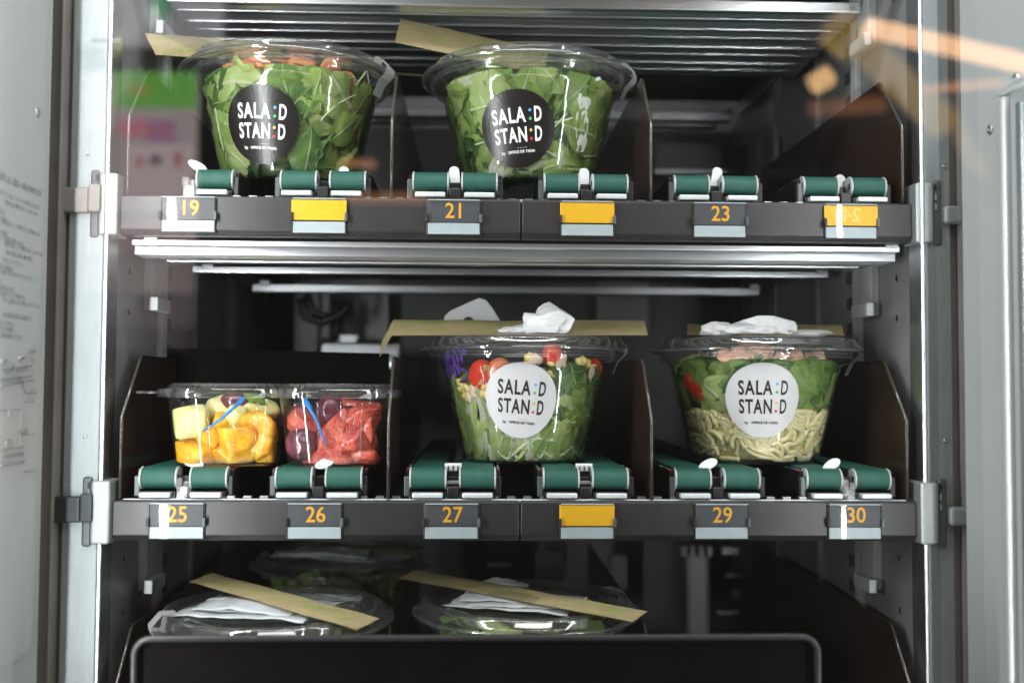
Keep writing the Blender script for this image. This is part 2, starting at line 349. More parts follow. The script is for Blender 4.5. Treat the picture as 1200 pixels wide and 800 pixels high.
# moulded frame on the right liner
y0_, z0_ = atX(1176, 105, RL)
mb = MB().box(RL-.006, RL+.001, -.28, y0_, z0_-.006, z0_)
cb(mb, 'moulding', 'liner_paint', bevel=.002, seg=3)
mb = MB().box(RL-.006, RL+.001, y0_-.010, y0_, ZB, z0_-.0065)
cb(mb, 'moulding', 'liner_paint', bevel=.003, seg=3)
mb = MB().box(RL-.0035, RL+.001, y0_-.030, y0_-.022, ZB, z0_-.016)
cb(mb, 'moulding', 'post_metal', bevel=.0015, seg=3)
def screw(loc, axis, r=.0032, mat='steel', parent=None):
    m = MB(); k = 12
    prof = [(r, 0), (r, .0008), (r*.8, .0016), (r*.35, .0018), (r*.3, .0010), (.0001, .0010)]
    vs = []
    for rr, h in prof:
        for j in range(k):
            a = 2*PI*j/k; u, v_ = rr*math.cos(a), rr*math.sin(a)
            vs.append({'+x': (h, u, v_), '-x': (-h, u, v_), '-y': (u, -h, v_)}[axis])
    m.add(vs, [(i*k+j, i*k+(j+1) % k, (i+1)*k+(j+1) % k, (i+1)*k+j) for i in range(len(prof)-1) for j in range(k)])
    return m.build('screw', mat, cab, loc=(loc[0], loc[1], loc[2]+.6), smooth=True)
for px, py, X, ax in [(43, 132, -.358, '+x'), (1161, 152, RL, '-x'), (1191, 92, RL, '-x')]:
    y, z = atX(px, py, X); screw((X, y, z), ax, .0040)
for px, py in [(103, 180), (100, 511), (1106, 195), (1107, 516)]:
    x, z = at(px, py, -.002); screw((x, -.002, z), '-y', .0016)
# side walls: rails, folds, holes, hanging brackets
for sg, X in ((1, XL-.002), (-1, XR+.002)):
    def bx(x0, x1, *r):
        a, b = X+sg*x0, X+sg*x1
        return MB().box(min(a, b), max(a, b), *r)
    cb(bx(0, .006, .135, .150, ZB, ZT), 'wall_rail', 'liner_paint', bevel=.001)
    cb(bx(0, .004, .262, .266, ZB, ZT), 'wall_rail', 'chrome')
    cb(bx(0, .003, .150, .185, ZB, ZT), 'wall_strip', 'wall_metal')
    cb(bx(0, .010, .40, .43, ZB, ZT), 'wall_rail', 'steel', bevel=.001)
    for k in range(46):
        z = ZB+.02+k*.025
        cb(bx(.0031, .0036, .156, .172, z, z+.012), 'wall_slot', 'back_metal')
    for z in (.62, .44, .33, .19, .155, .06, -.055, -.10, -.26):
        m = MB()
        xx = X+sg*.0006
        m.add([(xx, .055+.0020*math.cos(a*PI/5), z+.0032*math.sin(a*PI/5)) for a in range(10)], [tuple(range(10)) if sg > 0 else tuple(range(9, -1, -1))])
        cb(m, 'wall_hole', 'fascia_dark')
    # L bracket below the middle shelf
    for zc in (-.045, .205, .455):
        cb(bx(0, .008, .095, .125, zc-.045, zc+.02), 'hanging_bracket', 'liner_paint', bevel=.001)
        cb(bx(.0081, .016, .085, .125, zc-.046, zc-.034), 'hanging_bracket', 'liner_paint', bevel=.001)
# back wall fittings
def wall_part(name, mat, px0, py0, px1, py1, Y, th=.02, bevel=.001):
    x0, z1 = at(px0, py0, Y); x1, z0 = at(px1, py1, Y)
    return cb(MB().box(x0, x1, Y, Y+th, z0, z1), name, mat, bevel=bevel)
wall_part('back_panel', 'wall_metal', 345, 330, 372, 440, .60)
wall_part('back_panel', 'liner_paint', 372, 342, 385, 435, .62, .03)
wall_part('back_panel', 'wall_metal', 420, 335, 455, 400, .60)
wall_part('motor_block', 'steel', 376, 402, 468, 432, .50, .04, .002)
wall_part('motor_block', 'steel', 392, 392, 418, 402, .50, .03, .001)
wall_part('motor_block', 'black_plastic', 395, 434, 470, 462, .48, .05, .003)
wall_part('motor_block', 'liner_paint', 430, 430, 450, 470, .49, .02, .004)
wall_part('motor_block', 'black_plastic', 452, 436, 480, 470, .47, .03, .004)
for px in (441, 448, 455):
    x, z = at(px, 427, .499)
    cb(MB().prism([(x+.0028*math.cos(a*PI/6), z+.0028*math.sin(a*PI/6)) for a in range(12)], .4985, .4995, 'y'), 'indicator_light', 'led_dot')
wall_part('rear_pillar', 'wall_metal', 886, 158, 912, 222, .44, .05)
wall_part('rear_pillar', 'back_metal', 912, 160, 948, 222, .40, .05)
wall_part('rear_panel', 'back_metal', 768, 168, 884, 205, .55, .01)
wall_part('rear_rail', 'steel', 768, 198, 884, 205, .53, .012)
wall_part('rear_panel', 'wall_metal', 700, 330, 760, 395, .62, .01)
wall_part('rear_panel', 'back_metal', 860, 332, 902, 400, .60, .03)
wall_part('rear_rail', 'wall_metal', 905, 335, 925, 400, .52, .03)
# things seen dimly behind the lower bowls
wall_part('rear_pillar', 'wall_metal', 803, 648, 833, 760, .40, .02, .006)
for k in range(4): wall_part('rear_pillar', 'wall_metal', 799+k*10, 640, 805+k*10, 652, .40, .015, .001)
for (a, b, c, d) in [(846, 640, 866, 650), (852, 672, 868, 676), (858, 690, 868, 702), (840, 716, 866, 720), (628, 645, 660, 690), (715, 650, 735, 690), (570, 660, 600, 664), (905, 640, 925, 660)]:
    wall_part('rear_fitting', 'steel' if d-b < 11 else 'back_metal', a, b, c, d, .45, .01, .001)
for k, pts in enumerate([[(352, 350), (358, 372), (378, 378), (402, 366), (412, 348)], [(360, 345), (368, 366), (390, 372), (408, 356)],
                         [(392, 350), (394, 380), (392, 410)], [(402, 352), (400, 384), (404, 404)], [(372, 415), (380, 398), (400, 396), (410, 404)]]):
    P3 = []
    for i in range(len(pts)-1):
        for t in (0, .33, .66): 
            a, b = pts[i], pts[i+1]; x, z = at(a[0]+(b[0]-a[0])*t, a[1]+(b[1]-a[1])*t, .47+.012*k); P3.append((x, .47+.012*k, z))
    cb(MB().tube(P3, .0055-.0006*k, 8), 'cable', 'cable', smooth=True)
# glass front (part of the cabinet door)
cb(MB().add([(-.43, -.30, ZB), (.43, -.30, ZB), (.43, -.30, ZT), (-.43, -.30, ZT)], [(0, 1, 2, 3)]), 'glass_pane', 'glass')
# serial number printed on the post
flat_text('serial_print', '0B00057M50', .0052, 'ink_grey', cab, -.0024, at(124, 48, -.002)[0], at(124, 48, -.002)[1]+.6, sx=.85)

# instruction sheet on the left liner
sh = thing('instruction_sheet', 'white instruction sheet with small Japanese text on the left door liner', 'notice', (-.3576, -.16, -.1))
m = MB().box(0, .0004, -.118, .083, .0, .52); m.build('sheet', 'sticker_white', sh)
MAT['sheet_paint'] = MAT['liner_paint']; sh.children[0].data.materials[0] = MAT['liner_paint']
def sheet_text(body, px, py, size, sx=.8):
    """right end of the line at pixel (px,py)"""
    y, z = atX(px, py, -.3571)
    vs, fs = text_pts(body, size, sx, align='RIGHT')
    m = MB().add([(.00065, y+.16+a, z+.1+b) for a, b in vs], fs)
    return m.build('print', 'ink_grey', sh)
lines = [('商品押し出し棚(2～5段)の操作方法', 48, 228, .0060), ('棚をはずすときは、ストッパーを手前に引き上げ、', 48, 245, .0040), ('棚を左右に移動させる。(しめつける)', 44, 252, .0040),
 ('レバーを固定する。', 8, 251, .0040), ('[棚を上げる場合]', 8, 259, .0040), ('棚の左右を、ずつ棚を持ち上げ移動させる。', 48, 276, .0040), ('[棚を下げる場合]', 8, 275, .0040),
 ('レバーを手前に操作しながら', 28, 287, .0040), ('棚の左右を、ずつ移動させる。(しめつける)', 50, 299, .0040), ('棚の位置は 目盛り ● を参照。', 39, 305, .0040), ('水平にしてください。', 27, 311, .0040),
 ('棚を取り付ける場合は', 15, 316, .0040), ('目盛りで見えながら下げてください。', 40, 328, .0040), ('固定する。', 3, 330, .0040), ('位置を元に戻す。', 18, 341, .0040), ('左右をクリップで固定する。', 31, 350, .0040),
 ('カチッと音がするまで押し込んでください。', 48, 360, .0040), ('棚の位置は左右同じ位置(水平)に', 37, 374, .0040), ('固定してください。', 18, 381, .0040), ('傾いたままの場合', 15, 387, .0040), ('故障の原因になります。', 27, 396, .0040)]
for b, px, py, s in lines: sheet_text(b, px, py, s)
def sline(pts, r=.00035):
    P3 = []
    for px, py in pts:
        y, z = atX(px, py, -.3571); P3.append((.0006, y+.16, z+.1))
    MB().tube(P3, r, 4).build('print_line', 'ink_grey', sh)
for l in [[(0, 434), (37, 428)], [(0, 445), (37, 441)], [(0, 453), (40, 445)], [(37, 428), (38, 441)], [(22, 425), (34, 412), (42, 412)], [(23, 441), (30, 461), (43, 461)], [(20, 441), (28, 471), (40, 471)],
          [(0, 481), (10, 480), (10, 488), (14, 488), (14, 480), (24, 479)], [(24, 479), (24, 520)], [(20, 505), (27, 509), (41, 508)], [(0, 527), (28, 523)], [(6, 524), (7, 516), (13, 515), (13, 523)], [(28, 553), (41, 551)]]: sline(l)
sline([(0, 452), (22, 447), (26, 446)], .0009); sline([(0, 545), (28, 540)], .0010)
sline([(1, 423), (8, 422)], .0012); sline([(22, 419), (28, 418)], .0012)
sline([(12, 430), (15, 428), (16, 434), (14, 440)], .0009)
for t, px, py in [('フック', 43, 411), ('つまみ', 41, 423), ('ストッパー', 44, 458), ('クリップ', 40, 468), ('仕切板', 33, 505)]: sheet_text(t, px, py, .0034)
for k in range(9):
    sline([(2+k*3.6, 433-k*.6), (3+k*3.6, 439-k*.5)], .0005)
for k in range(7):
    sline([(2+k*3.8, 533-k*.5), (4+k*3.8, 536-k*.5)], .0006)

# ================================================================= SHELVES
W_ = .331
Z1, Z2, Z3, Z0 = .2474, 0., -.226, .497
def shelf(label, Z, bars, numbers, group='conveyor shelves', front=True, left_hook=False, Y0=0.):
    s = thing('conveyor_shelf', label, 'shelf', (0, Y0, Z), group=group)
    fl = MB().box(-W_+.003, W_-.003, .022, .56, -.012, -.008); fl.build('shelf_floor', 'dark_inside', s)
    for x in (-W_+.003, W_-.009):
        MB().box(x, x+.006, .02, .56, -.030, .0).build('side_channel', 'steel', s, bevel=.001)
    if front:
        # comb strip behind the fascia
        m = MB().box(-W_+.01, W_-.01, .006, .009, -.002, .0008)
        m.build('comb_strip', 'bar_white', s, bevel=.0005)
        cmb = MB()
        for k in range(42):
            x = -.28+k*.0135
            cmb.box(x, x+.0065, .012, .018, -.002, .0025)
        cm = cmb.build('comb_teeth', 'steel', s); cm['kind'] = 'stuff'
        prof = [(.0015, 0.0), (0.0, -.0012), (-.0005, -.0275), (.0035, -.0325), (.012, -.0328), (.012, -.001), (.006, 0.0)]
        for a, b in ((-W_-.0025, -.0008), (.0008, W_-.0045)):
            MB().prism(prof, a, b, 'x').build('front_panel', 'fascia', s, bevel=.0008, seg=2)
        for i, (num, style) in enumerate(numbers):
            holder(s, (i-2.5)*.11-.0005+ (.004 if Z == Z1 and i == 0 else 0), num, style)
        for sg in (-1, 1):
            def bx(x0, x1, *r):
                a, b = sg*x0, sg*x1; return MB().box(min(a, b), max(a, b), *r)
            br = bx(W_-.004, W_+.011, -.0085, .02, -.034, .0165).build('end_bracket', 'bracket_metal', s, bevel=.0022, seg=3)
            sl = bx(W_+.0112, W_+.0185, -.0065, -.0012, -.036, .019).build('slot_plate', 'slot_metal', s, bevel=.002, seg=3)
            for k in range(3):
                bx(W_+.0122, W_+.0140, -.0071, -.0066, .010-k*.008, .015-k*.008).build('slot', 'bracket_metal' if k else 'fascia_dark', sl)
            if sg < 0:
                mt = 'hook_black' if left_hook else 'gasket'  # where hookless, a brown tab stands in for the post's dark opening
                bx(W_+.0185, W_+.040, -.0105, -.0035, -.0165, .004).build('tab_or_opening', mt, s, bevel=.0018, seg=3)
                bx(W_+.0085, W_+.018, -.0125, -.0085, -.0160, .0065).build('tab_or_opening', mt, s, bevel=.0015, seg=3)
            else:
                bx(W_+.0188, W_+.0345, -.0125, -.0045, -.0185, -.0030).build('tab_or_opening', 'bracket_metal', s, bevel=.0030, seg=4)
    for Yb, hw, zb, th, dp in bars:
        pr = [(-dp/2, -th/2), (-dp*.38, -th/2-.001), (-dp*.1, -th*.30), (dp*.15, -th*.30), (dp*.38, -th/2-.001), (dp/2, -th/2), (dp/2, th/2), (-dp/2, th/2)]
        MB().prism([(Yb+p[0], zb+p[1]) for p in pr], -hw, hw, 'x').build('support_rail', 'chrome', s, bevel=.0009, seg=2)
        for x in (-hw*.97, hw*.96):
            MB().box(x, x+.012, Yb-dp*.6, Yb+dp*.6, zb+th*.2, zb+th*1.1).build('rail_clip', 'steel', s, bevel=.001)
    return s
def holder(s, x, num, style):
    h = MB().box(x-.0228, x+.0228, -.0014, .001, -.0312, -.0018).build('label_holder', 'fascia_dark', s, bevel=.001)
    z0, z1 = -.0300, -.0028
    MB().box(x-.0212, x+.0212, -.0028, -.0014, z0, -.0208).build('grey_strip', 'strip_grey', h, bevel=.0003)
    if style == 'y' or style == 'm':
        MB().box(x-.0225, x+.0222, -.0034, -.0014, -.0196, -.0030).build('price_card', 'card_yellow', h, bevel=.0003)
        if style == 'm':
            o = flat_text('number', num, .0165, 'card_yellow_pale', h, -.0036, x, -.0112, mirror=True, bold=.0002)
    else:
        MB().box(x-.0212, x+.0212, -.0026, -.0014, -.0202, z1).build('number_card', 'card_dark', h, bevel=.0003)
        flat_text('number', num, .0178, 'number_ink', h, -.0029, x+.0008, -.0113, sx=.93, bold=.00022)
    for sx_ in (-1, 1):
        MB().box(x+sx_*.0222-.0012, x+sx_*.0222+.0012, -.0056, -.0012, -.0205, -.0135).build('clip', 'fascia_dark' if sx_ < 0 else 'slot_metal', h, bevel=.0006)
    MB().box(x-.0216, x+.0216, -.0044, -.0040, z0+.0002, z1+.0006).build('clear_cover', 'cover_clear', h)
    # bright moulded edge along top of the cover
    MB().tube([(x-.0214, -.0040, z1+.0008), (x+.0214, -.0040, z1+.0008)], .00045, 6).build('cover_edge', 'strip_grey', h)

bars1 = [(.018, .322, -.0365, .004, .008), (.038, .326, -.0405, .008, .010), (.053, .326, -.0405, .008, .010), (.085, .320, -.0395, .005, .010), (.105, .318, -.0395, .007, .014), (.19, .318, -.0400, .006, .012), (.385, .300, -.0400, .008, .014)]
bars0 = [(.02, .326, -.040, .008, .02)]+[(.120+.0270*k, .326, -.0445+.0010*(k % 2), .0100, .0200) for k in range(8)]+[(.52, .30, -.045, .01, .02), (.56, .29, -.045, .008, .02)]
shelf('uppermost shelf whose ribbed silver underside runs along the top of the picture', Z0, bars0, [], front=False)
shelf('upper conveyor shelf with dark front strip numbered 19, 21 and 23', Z1, bars1, [('19', 'n'), ('', 'y'), ('21', 'n'), ('', 'y'), ('23', 'n'), ('24', 'm')], Y0=.003)
shelf('middle conveyor shelf with dark front strip numbered 25, 26, 27, 29 and 30', Z2, [], [('25', 'n'), ('26', 'n'), ('27', 'n'), ('', 'y'), ('29', 'n'), ('30', 'n')], left_hook=True)
shelf('lowest conveyor shelf, hidden in shadow under the stored bowls', Z3, [], [], front=False)

# ---- conveyor lanes
def lane(label, x, Z, belts=(-1, 1), flap=0., flap_h=.020, lean=0., kind='up', Y0=0.):
    t = thing('belt_conveyor', label, 'conveyor', (x, Y0, Z), group='green belt conveyors in the shelf lanes')
    hw = .0137; zt = .0255; r = .0090; L = .50
    for sgn in belts:
        cx = sgn*.0204
        prof = [(.020-r*math.sin(a), zt-r+r*math.cos(a)) for a in [PI*k/8 for k in range(9)]]
        prof = prof+[(L, zt-2*r), (L, zt)]
        MB().prism(prof, cx-hw, cx+hw, 'x').build('belt', 'belt', t, smooth=True, angle=50, bevel=.0006)
        for e in (-1, 1):
            pr = [(.020-(r+.0006)*math.sin(a), zt-r+(r+.0004)*math.cos(a)) for a in [PI*k/8 for k in range(9)]]
            pr += [(.026, zt-2*r-.0004), (.030, zt-r-.003), (.030, zt-.002)]
            a, b = sorted((cx+e*hw, cx+e*(hw+.0016)))
            ec = MB().prism(pr, a, b, 'x').build('end_cap', 'cap_plastic', t, bevel=.0004)
            a, b = sorted((cx+e*(hw+.0017), cx+e*(hw+.0021)))
            MB().box(a, b, .0145, .0185, zt-r-.002, zt-r+.0028).build('cap_hole', 'fascia_dark', ec)
            a, b = sorted((cx+e*(hw+.0001), cx+e*(hw+.0013)))
            MB().box(a, b, .031, L, zt-.0165, zt-.0012).build('side_rail', 'black_plastic', t)
        MB().box(cx-.0125, cx+.0125, .0030, .0120, .0018, .0060).build('front_bar', 'bar_white', t, bevel=.0010)
        MB().box(cx-hw-.001, cx+hw+.001, .010, .060, -.004, .0062).build('bar_mount', 'black_plastic', t)
    # outer guide rails with coloured marks
    for e in (-1, 1):
        if e not in belts: continue
        xo = e*.0378
        g = MB().box(xo-.0014, xo+.0014, .020, L, .004, .0235).build('guide_rail', 'black_plastic', t, bevel=.0004)
        for k, (c, a, b) in enumerate([('red_mark', .023, .032), ('orange_mark', .032, .036), ('blue_mark', .036, .05), ('green_mark', .06, .075)]):
            MB().box(xo-.0011, xo+.0011, a, b, .0236, .0240).build('mark', c, g)
        MB().box(xo-.0022, xo+.0022, .014, .0195, .002, .0185).build('guide_clip', 'black_plastic' if e > 0 else 'slot_metal', t, bevel=.0006)
    # middle: motor block, clear latch, white flap
    MB().box(-.0045, .0045, .024, .14, -.002, .018).build('drive_block', 'black_plastic', t, bevel=.001)
    MB().box(-.0048, .0048, .010, .020, .001, .0105).build('latch', 'clear_block' if kind == 'lever' else 'black_plastic', t, bevel=.001)
    if kind == 'up':
        fb = MB()
        n = 8; pts = [(-.0043, 0), (.0043, 0), (.0046, .004)]+[(.0032*math.cos(a)+.0012*math.cos(a), flap_h-.004+.004*math.sin(a)) for a in [PI*k/8 for k in range(9)]]+[(-.0046, .004)]
        fb.prism(pts, -.0011, .0011, 'y')
        f = fb.build('flap', 'white_plastic', t, loc=(flap, .030, .013), bevel=.0006); f.rotation_euler = (R(-12), R(lean), R(8))
    elif kind in ('down', 'lever'):
        fb = MB(); n = 12
        pts = [(.0088*math.cos(2*PI*k/n)*(1.1 if math.cos(2*PI*k/n) < 0 else .9), .0046*math.sin(2*PI*k/n)) for k in range(n)]
        fb.prism(pts, -.0010, .0010, 'y')
        f = fb.build('flap', 'white_plastic', t, loc=(flap, .024, .0285), smooth=False, bevel=.0006); f.rotation_euler = (R(-35), R(lean), R(4))
        if kind == 'lever':
            MB().tube([(-.0035, .012, .010), (-.003, .012, .017)], .0028, 8).build('latch_pin', 'clear_block', t)
            MB().tube([(.003, .012, .010), (.0025, .012, .0145)], .0022, 8).build('latch_pin', 'clear_block', t)
    elif kind == 'clips':
        for dx in (0,):
            MB().box(-.0072, .0072, .026, .032, .022, .0285).build('flap', 'white_plastic', t, bevel=.0008)
            for k in (-1, 0, 1): MB().box(k*.004-.0007, k*.004+.0007, .0250, .0258, .0225, .0265).build('flap_rib', 'slot_metal', t)
            MB().box(-.0055, .0055, .022, .026, .0115, .0145).build('latch_bar', 'cap_plastic', t, bevel=.0006)
    return t
LX = [(i-2.5)*.11 for i in range(6)]
kinds1 = [('lever', .004, 0, 30), ('up', .0125, .020, 10), ('up', .0, .021, -3), ('up', .0, .021, 3), ('up', .002, .024, 14), ('up', -.003, .020, 28)]
lab1 = ['green belt of lane 19 below the left black-stickered salad bowl', 'pair of green belts above the yellow card right of number 19', 'pair of green belts above the number 21 on the upper shelf',
        'pair of green belts above the yellow card between 21 and 23', 'pair of green belts above number 23, carrying nothing', 'pair of green belts above the yellow card with mirrored digits']
for i in range(6):
    k, fx, fh, ln = kinds1[i]
    lane(lab1[i], LX[i], Z1, belts=(1,) if i == 0 else (-1, 1), kind=k, flap=fx, flap_h=fh, lean=ln, Y0=.003)
kinds2 = [('lever', .006, 0, 12), ('down', .004, 0, -20), ('clips', 0, 0, 0), ('clips', 0, 0, 0), ('down', -.005, 0, -25), ('lever', -.010, 0, -32)]
lab2 = ['pair of green belts above number 25 under the yellow fruit cup', 'pair of green belts above number 26 under the red fruit cup', 'pair of green belts above number 27 with a white clip between',
        'pair of green belts above the yellow card on the middle shelf', 'pair of green belts above number 29 under the noodle salad', 'pair of green belts above number 30 at the right end']
for i in range(6):
    k, fx, fh, ln = kinds2[i]
    lane(lab2[i], LX[i], Z2, kind=k, flap=fx, lean=ln)

# ---- lane dividers
def divider(label, x, Z, th=.0026, L=.5, tall=.118, Y0=0):
    prof = [(.006, .000), (.006, .066), (.050, tall-.004), (.056, tall), (L, tall+.002), (L, .0)]
    d = thing('lane_divider', label, 'divider', (x, Y0, Z), group='dark brown dividers between the lanes')
    MB().prism(prof, -th/2, th/2, 'x').build('plate', 'divider', d, bevel=.0006)
    MB().tube([(0, .0055, .001), (0, .0055, .066), (0, .0495, tall-.004), (0, .055, tall-.0005)], .0014, 6).build('edge_bead', 'divider_edge', d, smooth=True)
    return d
for Z, nm, yy in ((Z1, 'upper', .003), (Z2, 'middle', 0), (Z3, 'lowest', -.01)):
    divider('dark divider plate at the left end of the %s shelf' % nm, -.3235, Z, Y0=yy)
    divider('dark divider plate on the %s shelf %s' % (nm, {'upper': 'between the two black-stickered bowls', 'middle': 'right of the red fruit cup', 'lowest': 'between the two front bowls'}[nm]), -.1075, Z, Y0=yy)
    divider('dark divider plate on the %s shelf %s' % (nm, {'upper': 'right of the second black-stickered bowl', 'middle': 'between the two white-stickered bowls', 'lowest': 'right of the front bowls'}[nm]), .1085, Z, Y0=yy)
    divider('dark divider plate at the right end of the %s shelf' % nm, .3215, Z, Y0=yy)

pp = thing('pusher_plate', 'broad black plate standing behind the two fruit cups', 'plate', (0, .155, Z2))
xa, za = at(172, 407, .155); xb, zb_ = at(456, 414, .155)
MB().prism([(xa-.006, .026), (xb, .026), (xb, zb_), (xa, za), (xa-.006, za-.012)], 0, .003, 'y').build('plate', 'bucket_black', pp, bevel=.0006)
MB().box(xa+.02, xb-.02, .003, .012, .027, .036).build('foot', 'black_plastic', pp, bevel=.001)

# ================================================================= BOWLS
BH = .1045
def prof_r(z):
    t = max(0, min(1, z/BH)); return .0580+.0250*t**.92
def wallP(th, z, off=0.):
    r = prof_r(z)-off
    return (r*math.sin(th), -r*math.cos(th), z)
def cyl_patch(name, vs, fs, th0, z0, off, mat, parent, rot=0.):
    m = MB(); c, s_ = math.cos(rot), math.sin(rot); out = []
    for a, b in vs:
        u, v = a*c-b*s_, a*s_+b*c; z = z0+v
        out.append(wallP(th0+u/prof_r(z0), z, -off))
    return m.add(out, fs).build(name, mat, parent)
def disc(rad, nr=8, k=48, cx=0, cy=0):
    vs = [(cx, cy)]; fs = []
    for i in range(1, nr+1):
        for j in range(k): vs.append((cx+rad*i/nr*math.cos(2*PI*j/k), cy+rad*i/nr*math.sin(2*PI*j/k)))
    for j in range(k): fs.append((0, 1+j, 1+(j+1) % k))
    for i in range(nr-1):
        for j in range(k): a = 1+i*k; fs.append((a+j, a+k+j, a+k+(j+1) % k, a+(j+1) % k))
    return vs, fs
def make_bowl(label, loc, rz, sticker=None, s_th=0, s_z=.05, s_rot=0., tape_th=1.2, group='clear lidded salad bowls', tape2=False):
    t = thing('salad_bowl', label, 'bowl', loc, (0, 0, rz), group)
    pr = [(.0001, .0035), (.040, .0035), (.046, .0008), (.053, 0), (.0572, .0012, .5), (.0588, .004, 1)]
    pr += [(prof_r(z), z, 1) for z in (.012, .03, .05, .068, .080)]+[(prof_r(.086), .086, .4), (.0812, .0880, 0), (.0868, .0900, 0), (.0880, .0925), (.0890, .0985), (.0905, .1000), (.0955, .1008), (.0968, .0995)]
    MB().lathe(pr, 96, flute=.010, nf=12).build('cup', 'pet', t, smooth=True)
    lp = [(.0962, .0985), (.0985, .0992), (.0990, .1010), (.0975, .1024), (.0935, .1028), (.0918, .1040), (.0905, .1085), (.0885, .1112), (.0850, .1118), (.0830, .1100), (.0822, .1068), (.0800, .1058), (.0745, .1060), (.0722, .1072), (.0690, .1074), (.0665, .1062), (.030, .1060), (.0001, .1062)]
    MB().lathe(lp, 96).build('lid', 'pet_lid', t, smooth=True)
    for r_, z_ in ((.0890, .0945), (.0898, .0972)):
        MB().lathe([(r_-.0006, z_-.0010), (r_+.0004, z_-.0005), (r_+.0007, z_), (r_+.0003, z_+.0006), (r_-.0007, z_+.0009)], 96).build('snap_ring', 'pet_lid', t, smooth=True)
    if sticker:
        base, ink = ('sticker_black', 'ink_white') if sticker == 'black' else ('sticker_white', 'ink_black')
        vs, fs = disc(.0325)
        st = cyl_patch('sticker', vs, fs, s_th-rz, s_z, .0010, base, t)
        def wr(body, x0, x1, cy, size, bold, space=1.0):
            v2, f2 = text_pts(body, size, 1.0, bold=bold, space=space)
            a0 = min(a for a, b in v2); a1 = max(a for a, b in v2); b0 = min(b for a, b in v2); b1 = max(b for a, b in v2)
            v2 = [(x0+(a-a0)/(a1-a0)*(x1-x0), cy+(b-(b0+b1)/2)) for a, b in v2]
            cyl_patch('lettering', v2, f2, s_th-rz, s_z, .0013, ink, st, rot=s_rot)
        wr('SALA', -.0205, .0082, .0110, .0172, .00042, 1.15); wr('D', .0152, .0212, .0110, .0172, .00042)
        wr('STAN', -.0205, .0082, -.0052, .0172, .00042, 1.15); wr('D', .0152, .0212, -.0052, .0172, .00042)
        wr('by', -.0160, -.0125, -.0196, .0034, .00008); wr('OFFICE DE YASAI', -.0100, .0142, -.0192, .0030, .00010, 1.1)
        wr('• • • •', -.001, .007, -.0160, .0020, 0)
        for dy, c in ((.0142, 'dot_blue'), (.0072, 'dot_green'), (-.0022, 'dot_yellow'), (-.0092, 'dot_red')):
            v2, f2 = disc(.00125, 1, 14, .0118, dy)
            cyl_patch('dot', v2, f2, s_th-rz, s_z, .0014, c, st, rot=s_rot)
    for tth in ([tape_th, tape_th+PI] if tape2 else [tape_th]):
        m = MB(); th = tth-rz; pts = []; n = 5
        path = [(.080, .1125), (.0915, .1122), (.0998, .1030), (.0995, .0985), (.0910, .0900), (.0860, .0790)]
        for r, z in path:
            for q in (-.009, .009):
                a = th+q/.095; pts.append((r*math.sin(a), -r*math.cos(a), z))
        m.add(pts, [(2*i, 2*i+1, 2*i+3, 2*i+2) for i in range(len(path)-1)])
        tp = m.build('seal_tape', 'tape', t, smooth=True)
        m = MB()
        for k in range(5):
            for dz in (0, 1):
                r0, z0 = .0965+.0008, .0965-dz*.005
                a0 = th+(-.007+k*.003)/.095; a1 = a0+.0018/.095
                m.add([((r0-.003*dz)*math.sin(a), -(r0-.003*dz)*math.cos(a), z) for a, z in ((a0, z0), (a1, z0), (a1, z0+.002), (a0, z0+.002))], [(0, 1, 2, 3)])
        m.build('tape_print', 'ink_grey', tp)
    return t

# ---- salad pieces (each leaf its own mesh)
def outline(kind, u):
    if kind == 'spinach': return max(.04, math.sin(PI*min(1, u**.75))**.62*(.75+.25*math.sin(PI*u)))
    if kind == 'frilly': return max(.05, min(1, u*2.2)**.8*(1-max(0, u-.75)*2.2))
    if kind == 'strip': return .8+.2*math.sin(u*9)
    if kind == 'mizuna': return (.10+.85*abs(math.sin(u*PI*3.6))**1.5*(1.1-u)) if u > .3 else .09
    return 1
def leaf_grid(kind, L, Wd, seed, nu=14, nv=8):
    """2-D leaf: list of (a along, b across, bump) + faces + uv"""
    rnd = random.Random(seed); bend = rnd.uniform(-.5, .5); P = []; UV = []
    for i in range(nu+1):
        u = i/nu; w_ = outline(kind, u)*Wd/2
        for j in range(nv+1):
            v = j/nv*2-1
            e = 1+((.22 if kind in ('frilly', 'strip') else .07)*noise.noise(Vector((u*7+seed, v*2.3, 3.1))) if abs(v) > .6 else 0)
            a = (u-.5)*L+(.05*L*noise.noise(Vector((u*5, v*3, seed))) if kind != 'spinach' else 0); b = v*w_*e+bend*L*.25*((u-.5)**2*4-.5)
            amp = {'spinach': .0026, 'frilly': .0046, 'strip': .0026, 'mizuna': .0028}[kind]
            h = amp*(noise.noise(Vector((u*3.1+seed*1.7, v*1.6, seed)))+(.7*abs(v)*noise.noise(Vector((u*11, v*3, seed+9))) if kind == 'frilly' else 0))+ .0014*abs(v)+.0011*noise.noise(Vector((u*8+seed, v*5, 2)))+.0006*noise.noise(Vector((u*17, v*10+seed, 5)))
            P.append((a, b, h)); UV.append((u, j/nv))
    F = [(i*(nv+1)+j, i*(nv+1)+j+1, (i+1)*(nv+1)+j+1, (i+1)*(nv+1)+j) for i in range(nu) for j in range(nv)]
    return P, F, UV
